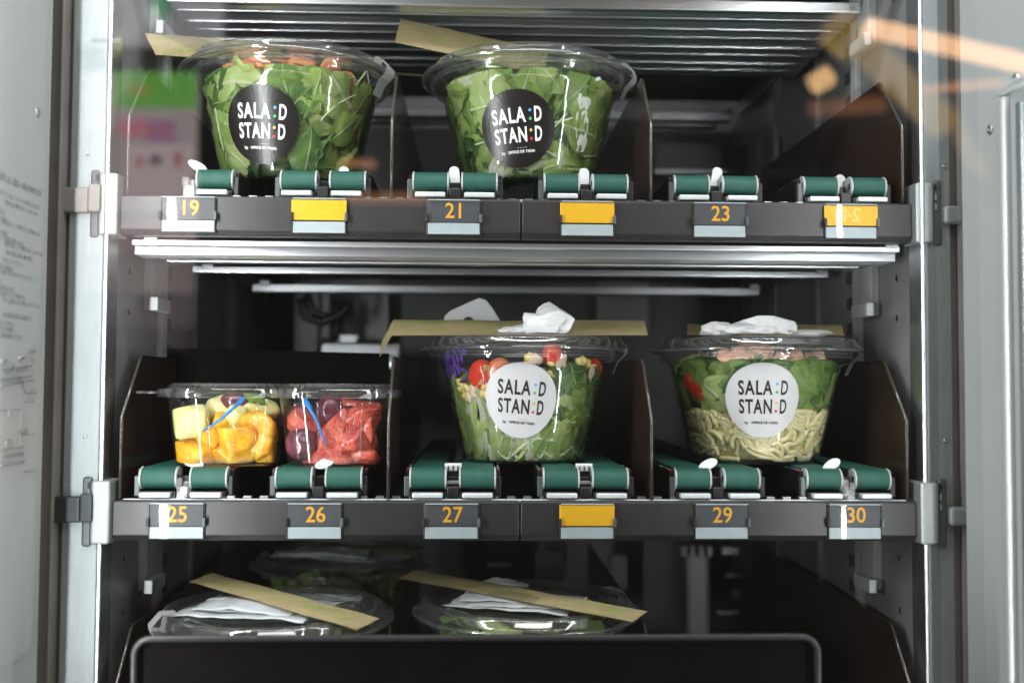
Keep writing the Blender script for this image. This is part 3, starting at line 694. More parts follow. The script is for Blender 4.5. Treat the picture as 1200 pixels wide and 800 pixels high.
def wall_leaf(parent, name, kind, mat, th, z, L, Wd, ang, off, seed, zmax=.1, zmin=.002, **kw):
    P, F, UV = leaf_grid(kind, L, Wd, seed, **kw); m = MB(); c, s_ = math.cos(ang), math.sin(ang); vs = []
    for a, b, h in P:
        x, y = a*c-b*s_, a*s_+b*c; zz = z+y
        o = off+max(-off+.0008, h+.0012)
        if zz > zmax: o += (zz-zmax)*.6; zz = zmax+(zz-zmax)*.25
        if zz < zmin: o += (zmin-zz)*.9; zz = zmin+.001*random.random()
        o = min(o, prof_r(zz)*.9)
        vs.append(wallP(th+x/prof_r(zz), zz, max(o, .0008)))
    m.add(vs, F); m.uv = UV
    return m.build(name, mat, parent, smooth=True)
def free_leaf(parent, name, kind, mat, pos, L, Wd, rot, seed, curl=.25):
    P, F, UV = leaf_grid(kind, L, Wd, seed); m = MB(); M = Matrix.Rotation(rot[2], 3, 'Z') @ Matrix.Rotation(rot[1], 3, 'Y') @ Matrix.Rotation(rot[0], 3, 'X')
    vs = []
    for a, b, h in P:
        q = M @ Vector((a, b, h*1.6+curl*(a*a)/L-.4*b*b/max(Wd, .01)*curl)); q = q+Vector(pos)
        q.z = max(.012, min(q.z, .1035)); rr = math.hypot(q.x, q.y); mx = prof_r(q.z)-.0015
        if rr > mx: q.x *= mx/rr; q.y *= mx/rr
        vs.append(q)
    m.add(vs, F); m.uv = UV
    return m.build(name, mat, parent, smooth=True)
def lump(parent, name, mat, pos, size, seed, rough=.25, freq=2.0, sub=3, rot=None, flatten=None, smooth=True, clampbowl=True, cuts=0):
    rc = random.Random(seed*13+1); PL = []
    for _ in range(cuts):
        n_ = Vector((rc.gauss(0, 1), rc.gauss(0, 1), rc.gauss(0, 1))).normalized(); PL.append((n_, rc.uniform(.45, .78)))
    bm = bmesh.new(); bmesh.ops.create_icosphere(bm, subdivisions=sub, radius=1)
    M = Matrix.Rotation(random.Random(seed).uniform(0, 6), 3, 'Z') if rot is None else (Matrix.Rotation(rot[2], 3, 'Z') @ Matrix.Rotation(rot[1], 3, 'Y') @ Matrix.Rotation(rot[0], 3, 'X'))
    for v in bm.verts:
        d = v.co.normalized(); k = 1+rough*noise.noise(d*freq+Vector((seed*3.3, seed*1.7, 0)))
        p = Vector((d.x*k, d.y*k, d.z*k))
        for n_, d_ in PL:
            q_ = p.dot(n_)
            if q_ > d_: p -= n_*(q_-d_)*.93
        if flatten is not None: p.z = max(p.z, flatten)
        p = M @ Vector((p.x*size[0], p.y*size[1], p.z*size[2]))+Vector(pos)
        if clampbowl:
            p.z = max(.002, p.z); rr = math.hypot(p.x, p.y); mx = prof_r(p.z)-.0009
            if rr > mx: p.x *= mx/rr; p.y *= mx/rr
        v.co = p
    me = bpy.data.meshes.new(name); bm.to_mesh(me); bm.free(); me.materials.append(MAT[mat])
    for p in me.polygons: p.use_smooth = smooth
    o = bpy.data.objects.new(name, me); C.objects.link(o); o.parent = parent
    return o
def wall_strand(parent, name, mat, th, z, L, ang, r, off, seed, wig=.4, n=18, k=6, zmax=.1, flow=None):
    rnd = random.Random(seed); x, y = 0., 0.; pts = []; a = ang; da = rnd.uniform(-wig, wig); st = L/n
    for i in range(n+1):
        zz = z+y
        if zz > zmax: zz = zmax; a = -abs(a)
        zz = max(zz, .0045)
        o = off+r+.0015*(1+noise.noise(Vector((i*.35, seed, 0))))
        pts.append(wallP(th+x/prof_r(zz), zz, o))
        a += da*st/.01+rnd.uniform(-.08, .08)
        if flow is not None:
            w_ = Vector(((th*.07+x)*38, (z+y)*42, flow)); ta = 5.5*noise.noise(w_)+PI*.35*noise.noise(w_*.45)+ang
            a += max(-.5, min(.5, ((ta-a+PI) % (2*PI))-PI))*.75
        if rnd.random() < .12: da = rnd.uniform(-wig, wig)
        x += math.cos(a)*st; y += math.sin(a)*st
        if z+y < .004: y = .004-z; a = -a
        if z+y > zmax: y = zmax-z; a = -a
    return MB().tube(pts, r, k).build(name, mat, parent, smooth=True)

def core(parent, zt, mat='leaf_dark'):
    pass

def greens(label, loc, seed, mix, n_wall, n_top, zmin=.0, zmax=.096, top_z=.094, thr=(-2.1, 2.1), size=1.0, dens=(.0, .002, .005, .010, .016, .024)):
    t = thing('green_salad', label, 'salad', loc)
    rnd = random.Random(seed)
    cnt = 0
    for k, off in enumerate(reversed(dens)):
        m_ = int(n_wall*(1.0 if k else 1.3)/len(dens))
        for q in range(m_):
            kind, mat, L, Wd, nm = rnd.choices([a[:5] for a in mix], [a[5] for a in mix])[0]
            L2 = L*size*rnd.uniform(.7, 1.25); W2 = Wd*size*rnd.uniform(.75, 1.2)
            th = thr[0]+(thr[1]-thr[0])*(q+rnd.random())/m_; z = zmin+.006+(zmax-zmin-.004)*((q*.618+rnd.random()*.35) % 1)
            wall_leaf(t, nm, kind, mat, th, z, L2, W2, rnd.uniform(0, 2*PI), off+rnd.uniform(0, .0025), seed*31+cnt, zmax=zmax, zmin=max(.002, zmin)); cnt += 1
    for q in range(n_top):
        kind, mat, L, Wd, nm = rnd.choices([a[:5] for a in mix], [a[5] for a in mix])[0]
        a = rnd.uniform(0, 2*PI); r = .066*math.sqrt(rnd.random()); 
        free_leaf(t, nm, kind, mat, (r*math.sin(a), -r*math.cos(a), top_z+rnd.uniform(-.012, .008)), L*size, Wd*size, (rnd.uniform(-.5, .5), rnd.uniform(-.4, .4), rnd.uniform(0, 6.3)), seed*77+q); cnt += 1
    return t

SP = ('spinach', 'leaf_green', .045, .030, 'leaf')
SPD = ('spinach', 'leaf_dark', .048, .032, 'leaf')
LT = ('frilly', 'leaf_lettuce', .046, .034, 'leaf')
LG = ('frilly', 'leaf_green', .040, .028, 'leaf')
STR = ('strip', 'leaf_lettuce', .042, .012, 'shred')
STG = ('strip', 'leaf_green', .040, .009, 'shred')
PAL = ('strip', 'leaf_pale', .036, .013, 'shred')
MZ = ('mizuna', 'leaf_green', .045, .014, 'sprig')
MZD = ('mizuna', 'leaf_dark', .045, .014, 'sprig')

def theta_of(px, cpx, rpx):
    return math.asin(max(-1, min(1, (px-cpx)/rpx)))

BZ = .0256
def center(px, py_rim, Y):
    return at(px, py_rim, Y)[0]
# positions
b19 = (at(340, 150, .105)[0], .105, Z1+BZ)
b21 = (at(619, 150, .105)[0], .105, Z1+BZ)
b27 = (at(614, 470, .112)[0], .112, Z2+BZ)
b29 = (at(884, 470, .112)[0], .112, Z2+BZ)
def sticker_at(b, px, py):
    """bowl angle and height of a sticker centre, for a bowl at b"""
    x, z = at(px, py, b[1]-.065); z -= b[2]; th = math.asin(max(-1, min(1, (x-b[0])/prof_r(z))))
    x, z = at(px, py, b[1]-prof_r(z)*math.cos(th)); z -= b[2]
    return math.asin(max(-1, min(1, (x-b[0])/prof_r(z)))), z
th, z = sticker_at(b19, 306, 146)
make_bowl('clear salad bowl with black round sticker, left one on the upper shelf', b19, R(7), 'black', th, z, R(-4), tape_th=1.25)
th, z = sticker_at(b21, 606, 151)
make_bowl('clear salad bowl with black round sticker, right one on the upper shelf', b21, R(-5), 'black', th, z, R(4), tape_th=1.32)
th, z = sticker_at(b27, 610, 469)
make_bowl('clear salad bowl with white round sticker above number 27', b27, R(3), 'white', th, z, R(-4), tape_th=1.35)
th, z = sticker_at(b29, 894, 469)
make_bowl('clear noodle salad bowl with white round sticker above number 29', b29, R(12), 'white', th, z, R(0), tape_th=1.45)

# --- salad 19: spinach and lettuce, salmon on top
g = greens('leafy green salad with pink salmon strips in the upper left bowl', b19, 3, [SP+(4,), SPD+(1.8,), LT+(4.5,), LG+(3,), MZ+(2.2,), MZD+(1.6,), STG+(.8,)], 170, 34, zmax=.092, top_z=.082, size=1.15)
for k, (x, y, z, l) in enumerate([(-.028, -.045, .096, .022), (-.010, -.055, .093, .017), (.016, -.050, .098, .024), (.040, -.038, .095, .024), (.006, -.030, .100, .02), (.052, -.020, .095, .018)]):
    lump(g, 'salmon_strip', 'salmon', (x, y-.004, z+.001), (l*.85, .012, .0080), k+5, .65, 2.6, cuts=8, sub=4, rot=(.3*(k % 3-1), .25*(k % 2), .5*k))
for k in range(5):
    wall_strand(g, 'stem', 'stem', random.uniform(-1.2, 1.3), random.uniform(.02, .085), .045, random.uniform(.5, 2.6), .0008, .0004, 40+k, .10)
for k in range(3): wall_strand(g, 'red_onion', 'radicchio', 1.0+.1*k, .06-.01*k, .03, 1.7, .0012, .001, 60+k, .15)
# --- salad 21
g = greens('lettuce salad with white radish sticks in the upper right bowl', b21, 11, [LT+(5.5,), SPD+(1.3,), SP+(2,), LG+(2.5,), PAL+(1.6,), MZ+(1.6,), STG+(.6,)], 165, 30, zmax=.092, top_z=.088, size=1.15)
for k, (th, z, ang, w_, L_) in enumerate([(.72, .050, 1.50, .013, .046), (.62, .056, 1.62, .005, .038), (.80, .045, 1.75, .008, .035), (-.2, .012, .3, .016, .03), (-.45, .015, .9, .02, .03), (.2, .012, -.4, .018, .03), (.45, .016, 1.9, .012, .03)]):
    wall_leaf(g, 'radish_slice', 'strip', 'onion' if k < 3 else 'leaf_pale', th, z, L_, w_, ang, .0005, 300+k, zmax=.095)
for k, (x, y, z, a) in enumerate([(.030, -.058, .089, .1), (.045, -.050, .086, .75), (.024, -.060, .085, .15)]):
    MB().box(-.018, .018, -.0022, .0022, -.0016, .0016).build('radish_stick', 'onion', g, loc=(x, y, z), bevel=.0006).rotation_euler = (0, -a*.5, .25)
for k in range(5): lump(g, 'crouton', 'chicken', (-.035+.009*k, -.052-.003*(k % 2), .088+.003*(k % 2)), (.006, .005, .005), 70+k, .6, 2, sub=2)
for k in range(2): lump(g, 'carrot_piece', 'salmon', (.055, -.035+.01*k, .083-.006*k), (.006, .004, .004), 80+k, .4)
for k in range(9): wall_strand(g, 'stem', 'stem', random.uniform(-1.0, 1.2), random.uniform(.01, .07), .04, random.uniform(-.6, .9), .0010, .0004, 140+k, .08)
# --- salad 27
g = greens('mixed salad with tomato and egg in the bowl above number 27', b27, 23, [STR+(4,), LT+(2,), PAL+(2,), STG+(2,), MZ+(1,)], 120, 12, zmax=.078, top_z=.072)
rnd = random.Random(99)
for k in range(34):     # darker leaves on the right side, spinach
    wall_leaf(g, 'leaf', 'spinach', rnd.choice(['leaf_green', 'leaf_dark']), rnd.uniform(.15, 1.3), rnd.uniform(.012, .075), rnd.uniform(.035, .055), rnd.uniform(.022, .034), rnd.uniform(0, 6.3), rnd.choice([0, .001, .003]), 500+k, zmax=.088)
for k in range(26):     # chopped romaine on the left side
    wall_leaf(g, 'shred', 'strip', rnd.choice(['leaf_lettuce', 'leaf_lettuce', 'leaf_pale']), rnd.uniform(-1.2, .1), rnd.uniform(.006, .06), rnd.uniform(.03, .05), rnd.uniform(.007, .015), rnd.uniform(.7, 2.2), rnd.choice([0, .001, .002]), 600+k, zmax=.085)
for k in range(6): wall_strand(g, 'stem', 'stem', rnd.uniform(-.5, .7), rnd.uniform(.006, .03), .045, rnd.uniform(-.9, -.3), .0014, .0002, 700+k, .04)
for k in range(20): wall_strand(g, 'cabbage_shred', 'cabbage', rnd.uniform(-1.35, -.85), rnd.uniform(.070, .092), .018, rnd.uniform(0, 3), .0011, .0005, 720+k, .7, n=8, k=5)
for k, (th, z, r, m_) in enumerate([(-.66, .077, .0135, 'tomato'), (-.38, .080, .0120, 'tomato_flesh'), (.32, .094, .010, 'tomato'), (1.22, .083, .010, 'tomato')]):
    p = wallP(th, z, .010); o = lump(g, 'tomato_half', m_, p, (r, r*.85, r*1.05), 20+k, .06, 1.5)
for k in range(26):
    th = rnd.choice([rnd.uniform(-1.1, -.85), rnd.uniform(-.65, -.5), rnd.uniform(-.2, .3), rnd.uniform(.65, 1.05)]); z = {0: .066, 1: .064}.get(k % 2) if th < -.4 else rnd.uniform(.080, .092)
    lump(g, 'egg_crumb', 'egg', wallP(th, z+rnd.uniform(-.006, .006), .005), (.0048, .004, .0042), 800+k, .7, 2.2, sub=2, cuts=3)
for k, (th, z) in enumerate([(-.86, .060), (-.72, .062), (.40, .090), (.05, .09), (.93, .080)]):
    lump(g, 'chicken_piece', 'chicken', wallP(th, z, .006), (.009, .006, .0075), 850+k, .6, 2.2, cuts=5)
# --- salad 29
g = greens('green leaves and pink ham over the noodles in the bowl above number 29', b29, 41, [LG+(2,), SP+(3,), SPD+(3,), LT+(1,)], 110, 22, zmin=.046, zmax=.090, top_z=.085, size=1.12)
for k, (x, y, z, l) in enumerate([(-.030, -.055, .093, .022), (-.012, -.052, .096, .018), (.010, -.055, .093, .017), (.026, -.045, .094, .020), (.045, -.040, .092, .016), (-.004, -.035, .099, .022)]):
    lump(g, 'ham_piece', 'ham', (x, y, z), (l*.85, .012, .0085), k+25, .6, 2.6, cuts=8, sub=4, rot=(.3*(k % 3-1), -.25*(k % 2), .6*k))
for k in range(3): lump(g, 'tomato_piece', 'tomato', wallP(-1.2+.1*k, .072-.004*k, .004), (.007, .006, .008), 35+k, .2)
ns = thing('noodle_portion', 'pale yellow cooked noodles filling the bottom of the bowl above number 29', 'noodles', b29)
rnd = random.Random(5)
for k in range(195):
    off = [.0065, .0036, .0008][k//65]
    th = -1.9+3.8*((k*.618) % 1); z = rnd.uniform(.006, .042)
    wall_strand(ns, 'noodle', 'noodle', th, z, rnd.uniform(.05, .085), [0.4, 1.9, 1.1][k//65]+rnd.uniform(-.15, .15), .0023, off, 900+k, .0, n=26, k=7, zmax=.047, flow=3.1*(k//65))
m = MB().lathe([(.0001, .004), (.048, .004), (.0530, .010), (prof_r(.025)-.0075, .025), (prof_r(.038)-.0078, .038), (.050, .044), (.0001, .045)], 48)
m.build('noodle_core', 'noodle', ns, smooth=True)

for o_ in list(C.objects):
    if o_.parent is None and o_.type == 'EMPTY' and (o_.location-Vector(b27)).length < 1e-4: o_.scale = (.955, .955, 1)
    if o_.parent is None and o_.type == 'EMPTY' and (o_.location-Vector(b29)).length < 1e-4: o_.scale = (.975, .975, 1)

# ================================================================= FRUIT CUPS
def rrect(w_, d_, r, k=5):
    pts = []
    for cx, cy, a0 in ((w_/2-r, d_/2-r, 0), (-w_/2+r, d_/2-r, PI/2), (-w_/2+r, -d_/2+r, PI), (w_/2-r, -d_/2+r, 1.5*PI)):
        for j in range(k+1): a = a0+PI/2*j/k; pts.append((cx+r*math.cos(a), cy+r*math.sin(a)))
    return pts
def fruit_cup(label, loc, rz, W0, W1, D0, D1, H, lidW):
    t = thing('fruit_cup', label, 'cup', loc, (0, 0, rz), 'clear fruit cups')
    m = MB(); rings = [(0.6, .0015), (.93, .0015), (1.0, .0)]; pts = []
    levels = []
    for s_, z in ((.01, .0012), (.85, .0012), (.96, .0002), (1.0, .004)): levels.append([(x*s_, y*s_, z) for x, y in rrect(W0, D0, .027)])
    for tt in (.25, .5, .75, .93): levels.append([(x, y, H*tt) for x, y in rrect(W0+(W1-W0)*tt, D0+(D1-D0)*tt, .029)])
    for g_, z in ((.003, .94), (.004, 1.0), (.011, 1.005), (.011, .975)): levels.append([(x, y, H*z) for x, y in rrect(W1+g_, D1+g_, .031)])
    n = len(levels[0])
    m.add([p for l in levels for p in l], [(i*n+j, i*n+(j+1) % n, (i+1)*n+(j+1) % n, (i+1)*n+j) for i in range(len(levels)-1) for j in range(n)])
    m.build('cup', 'pet_cup', t, smooth=True, angle=35)
    lv = []
    for g_, z in ((.014, -.004), (.016, 0), (.014, .003), (.002, .0035), (-.004, .0075), (-.010, .0080), (-.013, .0055)): lv.append([(x, y, H+z) for x, y in rrect(W1+g_, D1+g_, .031)])
    lv.append([(x*.02, y*.02, H+.0055) for x, y in rrect(W1, D1, .02)])
    m = MB().add([p for l in lv for p in l], [(i*n+j, i*n+(j+1) % n, (i+1)*n+(j+1) % n, (i+1)*n+j) for i in range(len(lv)-1) for j in range(n)])
    m.build('lid', 'pet_lid', t, smooth=True, angle=35)
    if lidW:   # pull tab
        m = MB(); k = 12
        m.prism([(-W1/2-.006-.016*math.sin(PI*j/k), -D1/2+.012-.011*math.cos(PI*j/k)) for j in range(k+1)], H-.001, H+.001, 'z')
        m.build('pull_tab', 'pet_lid', t, bevel=.0003)
    # moulded corner ribs
    for x in (-W0*.33, -W0*.12, W0*.10, W0*.30):
        m = MB().tube([(x, -D0/2-.0012, .006), (x*1.05, -(D0+(D1-D0)*.5)/2-.0012, H*.5), (x*1.1, -(D0+(D1-D0)*.88)/2-.0012, H*.88)], .0009, 6)
        m.build('moulded_rib', 'pet', t, smooth=True)
    return t
def fruits(label, loc, rz, items, W0=.084, W1=.096, D0=.066, D1=.078):
    t = thing('fruit_mix', label, 'fruit', loc, (0, 0, rz))
    for k, (nm, mat, x, y, z, a, b, c, rgh, rt) in enumerate(items):
        o = lump(t, nm, mat, (x, y, z), (a*(1.1 if nm.startswith('grape_') else 1.2), b*1.12, c*(1.1 if nm.startswith('grape_') else 1.2)), k+int(abs(x)*1e4), rgh*.8, 1.5, rot=rt, clampbowl=False, sub=4, cuts=0 if nm.startswith('grape_') else 4)
        for v in o.data.vertices:          # pressed against the cup
            p = v.co; p.z = max(.002, min(.0605, p.z)); q = p.z/.061
            hx, hy = (W0+(W1-W0)*q)/2-.0018, (D0+(D1-D0)*q)/2-.0018; e_ = (abs(p.x/hx)**4+abs(p.y/hy)**4)**.25
            if e_ > 1: p.x /= e_; p.y /= e_
    return t
FY = .052
fa = (at(268, 500, FY)[0], FY, Z2+BZ); fb = (at(394, 500, FY)[0], FY, Z2+BZ+.0)
fruit_cup('clear fruit cup with yellow pineapple and orange above number 25', fa, R(5), .086, .098, .066, .078, .061, True)
fruit_cup('clear fruit cup with red grapefruit and grapes above number 26', fb, 0, .080, .094, .066, .078, .061, False)
fy = fruits('pineapple, orange segments and grape inside the left fruit cup', fa, R(5), [
 ('pineapple_chunk', 'pineapple', -.027, -.018, .036, .0165, .013, .015, .25, (0, .2, 0)),
 ('pineapple_chunk', 'pineapple', -.005, .000, .044, .013, .012, .012, .3, (.4, .2, 0)),
 ('pineapple_chunk', 'pineapple', -.030, .018, .028, .014, .013, .018, .3, (0, .2, 1)),
 ('orange_segment', 'orange_fruit', -.022, -.019, .012, .0215, .012, .0105, .22, (0, .05, .1)),
 ('orange_segment', 'orange_fruit', .008, -.020, .022, .0165, .012, .018, .25, (0, .5, .1)),
 ('orange_segment', 'orange_fruit', .027, -.016, .033, .017, .012, .012, .25, (0, -.2, -.1)),
 ('orange_segment', 'orange_fruit', .030, -.014, .014, .013, .012, .012, .25, (0, .4, -.1)),
 ('orange_segment', 'orange_fruit', .004, -.016, .009, .017, .012, .008, .25, (0, .0, -.1)),
 ('orange_segment', 'orange_fruit', -.006, -.012, .033, .010, .010, .010, .25, (0, .0, -.1)),
 ('orange_segment', 'orange_fruit', .020, .012, .020, .020, .014, .018, .25, (0, .3, .8)),
 ('pineapple_chunk', 'pineapple', .026, .005, .046, .017, .013, .009, .3, (0, .1, .5)),
 ('grape_piece', 'grape', .006, -.004, .053, .012, .009, .0085, .1, (0, 0, 0)),
 ('grape_piece', 'grape', -.010, .014, .020, .015, .015, .015, .1, (0, 0, 0)),
 ('orange_segment', 'orange_fruit', .034, -.006, .012, .012, .014, .012, .2, (0, .1, .3)),
 ('orange_segment', 'orange_fruit', -.030, -.004, .010, .014, .016, .010, .2, (0, .1, .9)),
 ('orange_segment', 'orange_fruit', -.004, .006, .016, .016, .012, .016, .2, (.5, .1, .3)),
 ('pineapple_chunk', 'pineapple', .010, -.010, .040, .011, .012, .010, .2, (.4, .3, 0)),
 ('orange_segment', 'orange_fruit', -.014, -.024, .024, .009, .007, .008, .2, (0, .5, 0)),
 ('melon_piece', 'leaf_green', .022, -.008, .056, .009, .005, .004, .3, (0, .5, 0))])
fr = fruits('red grapefruit segments and dark grapes inside the right fruit cup', fb, 0, [
 ('grape_half', 'grape', -.026, -.019, .018, .0130, .012, .0130, .08, (0, 0, 0)),
 ('grape_half', 'grape', -.004, -.012, .047, .0105, .010, .0120, .08, (0, 0, 0)),
 ('grapefruit_segment', 'grapefruit', -.026, -.014, .037, .0120, .011, .010, .3, (0, .3, 0)),
 ('grapefruit_segment', 'grapefruit', .001, -.020, .026, .0100, .011, .019, .3, (0, .25, 0)),
 ('grapefruit_segment', 'grapefruit', .017, -.019, .021, .0180, .012, .015, .3, (0, -.5, 0)),
 ('grapefruit_segment', 'grapefruit', .022, -.018, .035, .0175, .012, .011, .3, (0, -.5, .1)),
 ('grapefruit_segment', 'grapefruit', .029, -.014, .030, .0085, .012, .016, .3, (0, .2, .1)),
 ('grapefruit_segment', 'grapefruit', .004, -.019, .008, .0170, .012, .0075, .3, (0, .1, .1)),
 ('grapefruit_segment', 'grapefruit', .026, -.016, .010, .0120, .012, .009, .3, (0, .1, .1)),
 ('grapefruit_segment', 'grapefruit', .012, .004, .045, .0130, .010, .012, .35, (0, .7, .1)),
 ('grapefruit_segment', 'grapefruit', -.006, .014, .022, .0280, .014, .020, .3, (0, .1, .1)),
 ('grapefruit_segment', 'grapefruit', -.012, -.016, .008, .014, .012, .008, .3, (0, .1, .1)),
 ('grapefruit_segment', 'grapefruit', .031, -.006, .014, .0080, .012, .013, .3, (0, .1, .1)),
 ('grapefruit_segment', 'grapefruit', .026, .004, .044, .0110, .014, .011, .3, (0, .3, .1)),
 ('grape_half', 'grape', .012, -.008, .041, .0090, .008, .009, .1, (0, 0, 0)),
 ('grape_half', 'grape', -.030, .010, .040, .0120, .012, .012, .1, (0, 0, 0))])
def pick(label, loc, pts):
    t = thing('fruit_pick', label, 'pick', loc)
    rr = [.0005, .0011, .0013, .0013, .0016, .0011][:len(pts)]
    MB().tube(pts, rr, 8).build('shaft', 'pick_blue', t, smooth=True)
    a, b = Vector(pts[-2]), Vector(pts[-1])
    MB().tube([a+Vector((.0022, 0, 0)), b+Vector((.0024, 0, .001))], .0008, 6).build('prong', 'pick_blue', t, smooth=True)
pick('blue plastic pick leaning to the right in the yellow fruit cup', fa, [(-.014, -.0315, .029), (-.006, -.033, .034), (.002, -.034, .040), (.009, -.034, .046), (.014, -.034, .051), (.019, -.034, .057)])
pick('blue plastic pick leaning to the left in the red fruit cup', fb, [(-.003, -.033, .017), (-.007, -.034, .026), (-.010, -.034, .034), (-.0135, -.034, .042), (-.018, -.034, .049), (-.024, -.034, .056)])

# ================================================================= LOWER BOWLS
l1 = (at(322, 720, .03)[0], .03, Z3+BZ); l2 = (at(617, 717, .06)[0], .06, Z3+BZ); l3 = (at(402, 665, .29)[0], .29, Z3+BZ+.003)
make_bowl('clear lidded bowl at the lower left under napkins', l1, R(20), tape_th=-1.15, tape2=False)
make_bowl('clear lidded bowl at the lower centre under a napkin', l2, R(0), tape_th=2.0)
make_bowl('clear lidded bowl at the lower left, further back in the shadow', l3, R(0), tape_th=2.1)
greens('dim green salad inside the lower centre bowl', l2, 51, [LT+(3,), SP+(2,), LG+(2,)], 40, 26, zmax=.09, top_z=.088, thr=(-2.6, 2.6))
greens('dim leafy salad inside the lower left bowl', l1, 52, [PAL+(3,), LG+(2,), STR+(2,)], 30, 14, zmax=.085, top_z=.060, thr=(-2.6, 2.6))
greens('dim leafy salad inside the rear lower left bowl', l3, 53, [LT+(3,), SPD+(2,)], 30, 14, zmax=.09, top_z=.080, thr=(-2.6, 2.6))

# ================================================================= PACKETS ON THE LIDS
def packet(label, p0, p1, width, tilt=0., fold=0., lift=0., thick=.0016, sag=0.):
    """kraft paper cutlery sleeve from p0 to p1"""
    a, b = Vector(p0), Vector(p1); d = (b-a); L = d.length; d.normalize()
    t = thing('cutlery_sleeve', label, 'paper sleeve', tuple((a+b)/2), group='brown paper cutlery sleeves')
    side = Vector((-d.y, d.x, 0)).normalized(); up = d.cross(side) if d.cross(side).z > 0 else -d.cross(side)
    side = (side*math.cos(tilt)+up*math.sin(tilt)); up = d.cross(side); up = up if up.z > 0 else -up
    n, k = 22, 6; m = MB(); top = []; sd = int(abs(a.x*1e4))
    def pt(i, j, sgn):
        u = i/n; v = j/k*2-1
        puff = thick*(1-abs(v)**3)*(1-(2*u-1)**8)+.0007*noise.noise(Vector((u*7, v*1.5, sd)))
        w_ = width*.5*(1+.03*noise.noise(Vector((u*6, sd, 0))))
        q = d*((u-.5)*L)+side*(v*w_)+up*(sgn*puff*.6+.0002*sgn+.0010*noise.noise(Vector((u*5, v, sd+4)))-sag*4*(u-.5)**2)
        if fold and u < .09: q = q-up*((.09-u)*L*fold)+d*((.09-u)*L*.5)
        return q
    for sgn in (1, -1):
        vs = [pt(i, j, sgn) for i in range(n+1) for j in range(k+1)]
        fs = [(i*(k+1)+j, i*(k+1)+j+1, (i+1)*(k+1)+j+1, (i+1)*(k+1)+j) for i in range(n) for j in range(k)]
        m.add(vs, fs if sgn > 0 else [f[::-1] for f in fs])
    m.build('paper', 'kraft', t, smooth=True, angle=40)
    pm_ = MB(); rnd = random.Random(sd)
    for q in range(80):
        u0 = rnd.uniform(.05, .93); v0 = rnd.uniform(-.85, .75); du = rnd.uniform(.008, .05); dv = rnd.uniform(.05, .2)
        for sgn in (1, -1):
            quad = []
            for (uu, vv) in ((u0, v0), (u0+du, v0+rnd.uniform(-.05, .05)), (u0+du*rnd.uniform(.5, 1), v0+dv), (u0+rnd.uniform(-.004, .004), v0+dv)):
                i, j = uu*n, (vv+1)/2*k; i0, j0 = int(i), min(k-1, int(j)); fi, fj = i-i0, j-j0; i0 = min(n-1, i0)
                P_ = (pt(i0, j0, sgn)*(1-fi)*(1-fj)+pt(i0+1, j0, sgn)*fi*(1-fj)+pt(i0, j0+1, sgn)*(1-fi)*fj+pt(i0+1, j0+1, sgn)*fi*fj)
                quad.append(P_+up*(sgn*.00025))
            pm_.add(quad, [(0, 1, 2, 3)])
    pm_.build('green_print', 'kraft_print', t)
    return t
def napkin(label, pos, sx, sy, h, rz, seed, mat='napkin', cr=.006, tilt=(0, 0), film_over=False, layers=3, group='white packed napkins'):
    """folded tissue: a few thin creased sheets lying on one another, in a clear wrapper"""
    t = thing('napkin_packet', label, 'napkin', pos, (tilt[0], tilt[1], rz), group)
    rn = random.Random(seed); n, k = 22, 12
    for q in range(layers):
        m = MB(); vs = []; ra = rn.uniform(-.22, .22); sc = 1-.13*q; ox, oy = rn.uniform(-.1, .1)*sx, rn.uniform(-.1, .1)*sy
        fa_ = rn.uniform(-.5, .5); off = rn.uniform(-.4, .4); lift = rn.choice([-1, 1])
        for i in range(n+1):
            for j in range(k+1):
                u, v = i/n*2-1, j/k*2-1
                x0 = u*sx/2*sc*(1+.08*noise.noise(Vector((v*2.5, seed, q)))); y0 = v*sy/2*sc*(1+.14*noise.noise(Vector((u*2.5, seed, q))))
                l1_ = v*math.cos(fa_)+u*math.sin(fa_)-off; l2_ = u*.9+v*.5*lift+off
                crease = max(0, .5-abs(l1_))*.9+max(0, .35-abs(l2_))*.6
                nz = noise.noise(Vector((u*2.1+seed*1.3, v*1.7, q)))+.45*noise.noise(Vector((u*5+seed, v*4, q+.5)))
                z = h*(.16+.27*q)*(1-.55*u*u)*(1-.4*v*v)+h*.30*crease+cr*.42*nz+h*.14*max(0, lift*u)**2
                c_, s_ = math.cos(ra), math.sin(ra)
                vs.append((x0*c_-y0*s_+ox, x0*s_+y0*c_+oy, max(z, .0004+.0007*q)))
        m.add(vs, [(i*(k+1)+j, i*(k+1)+j+1, (i+1)*(k+1)+j+1, (i+1)*(k+1)+j) for i in range(n) for j in range(k)])
        o = m.build('tissue', mat, t, smooth=True)
        so = o.modifiers.new('thickness', 'SOLIDIFY'); so.thickness = .0005
    if film_over:
        fm = MB(); vs = []
        for i in range(13):
            for j in range(9):
                u, v = i/12*2-1, j/8*2-1
                vs.append((u*sx*.56, v*sy*.58, h*.95*(1-abs(u)**3*.8)*(1-abs(v)**3*.8)+.0020*noise.noise(Vector((u*5+seed, v*5, 2)))))
        fm.add(vs, [(i*9+j, i*9+j+1, (i+1)*9+j+1, (i+1)*9+j) for i in range(12) for j in range(8)])
        fm.build('wrapper', 'wrap_clear', t, smooth=True)
    return t
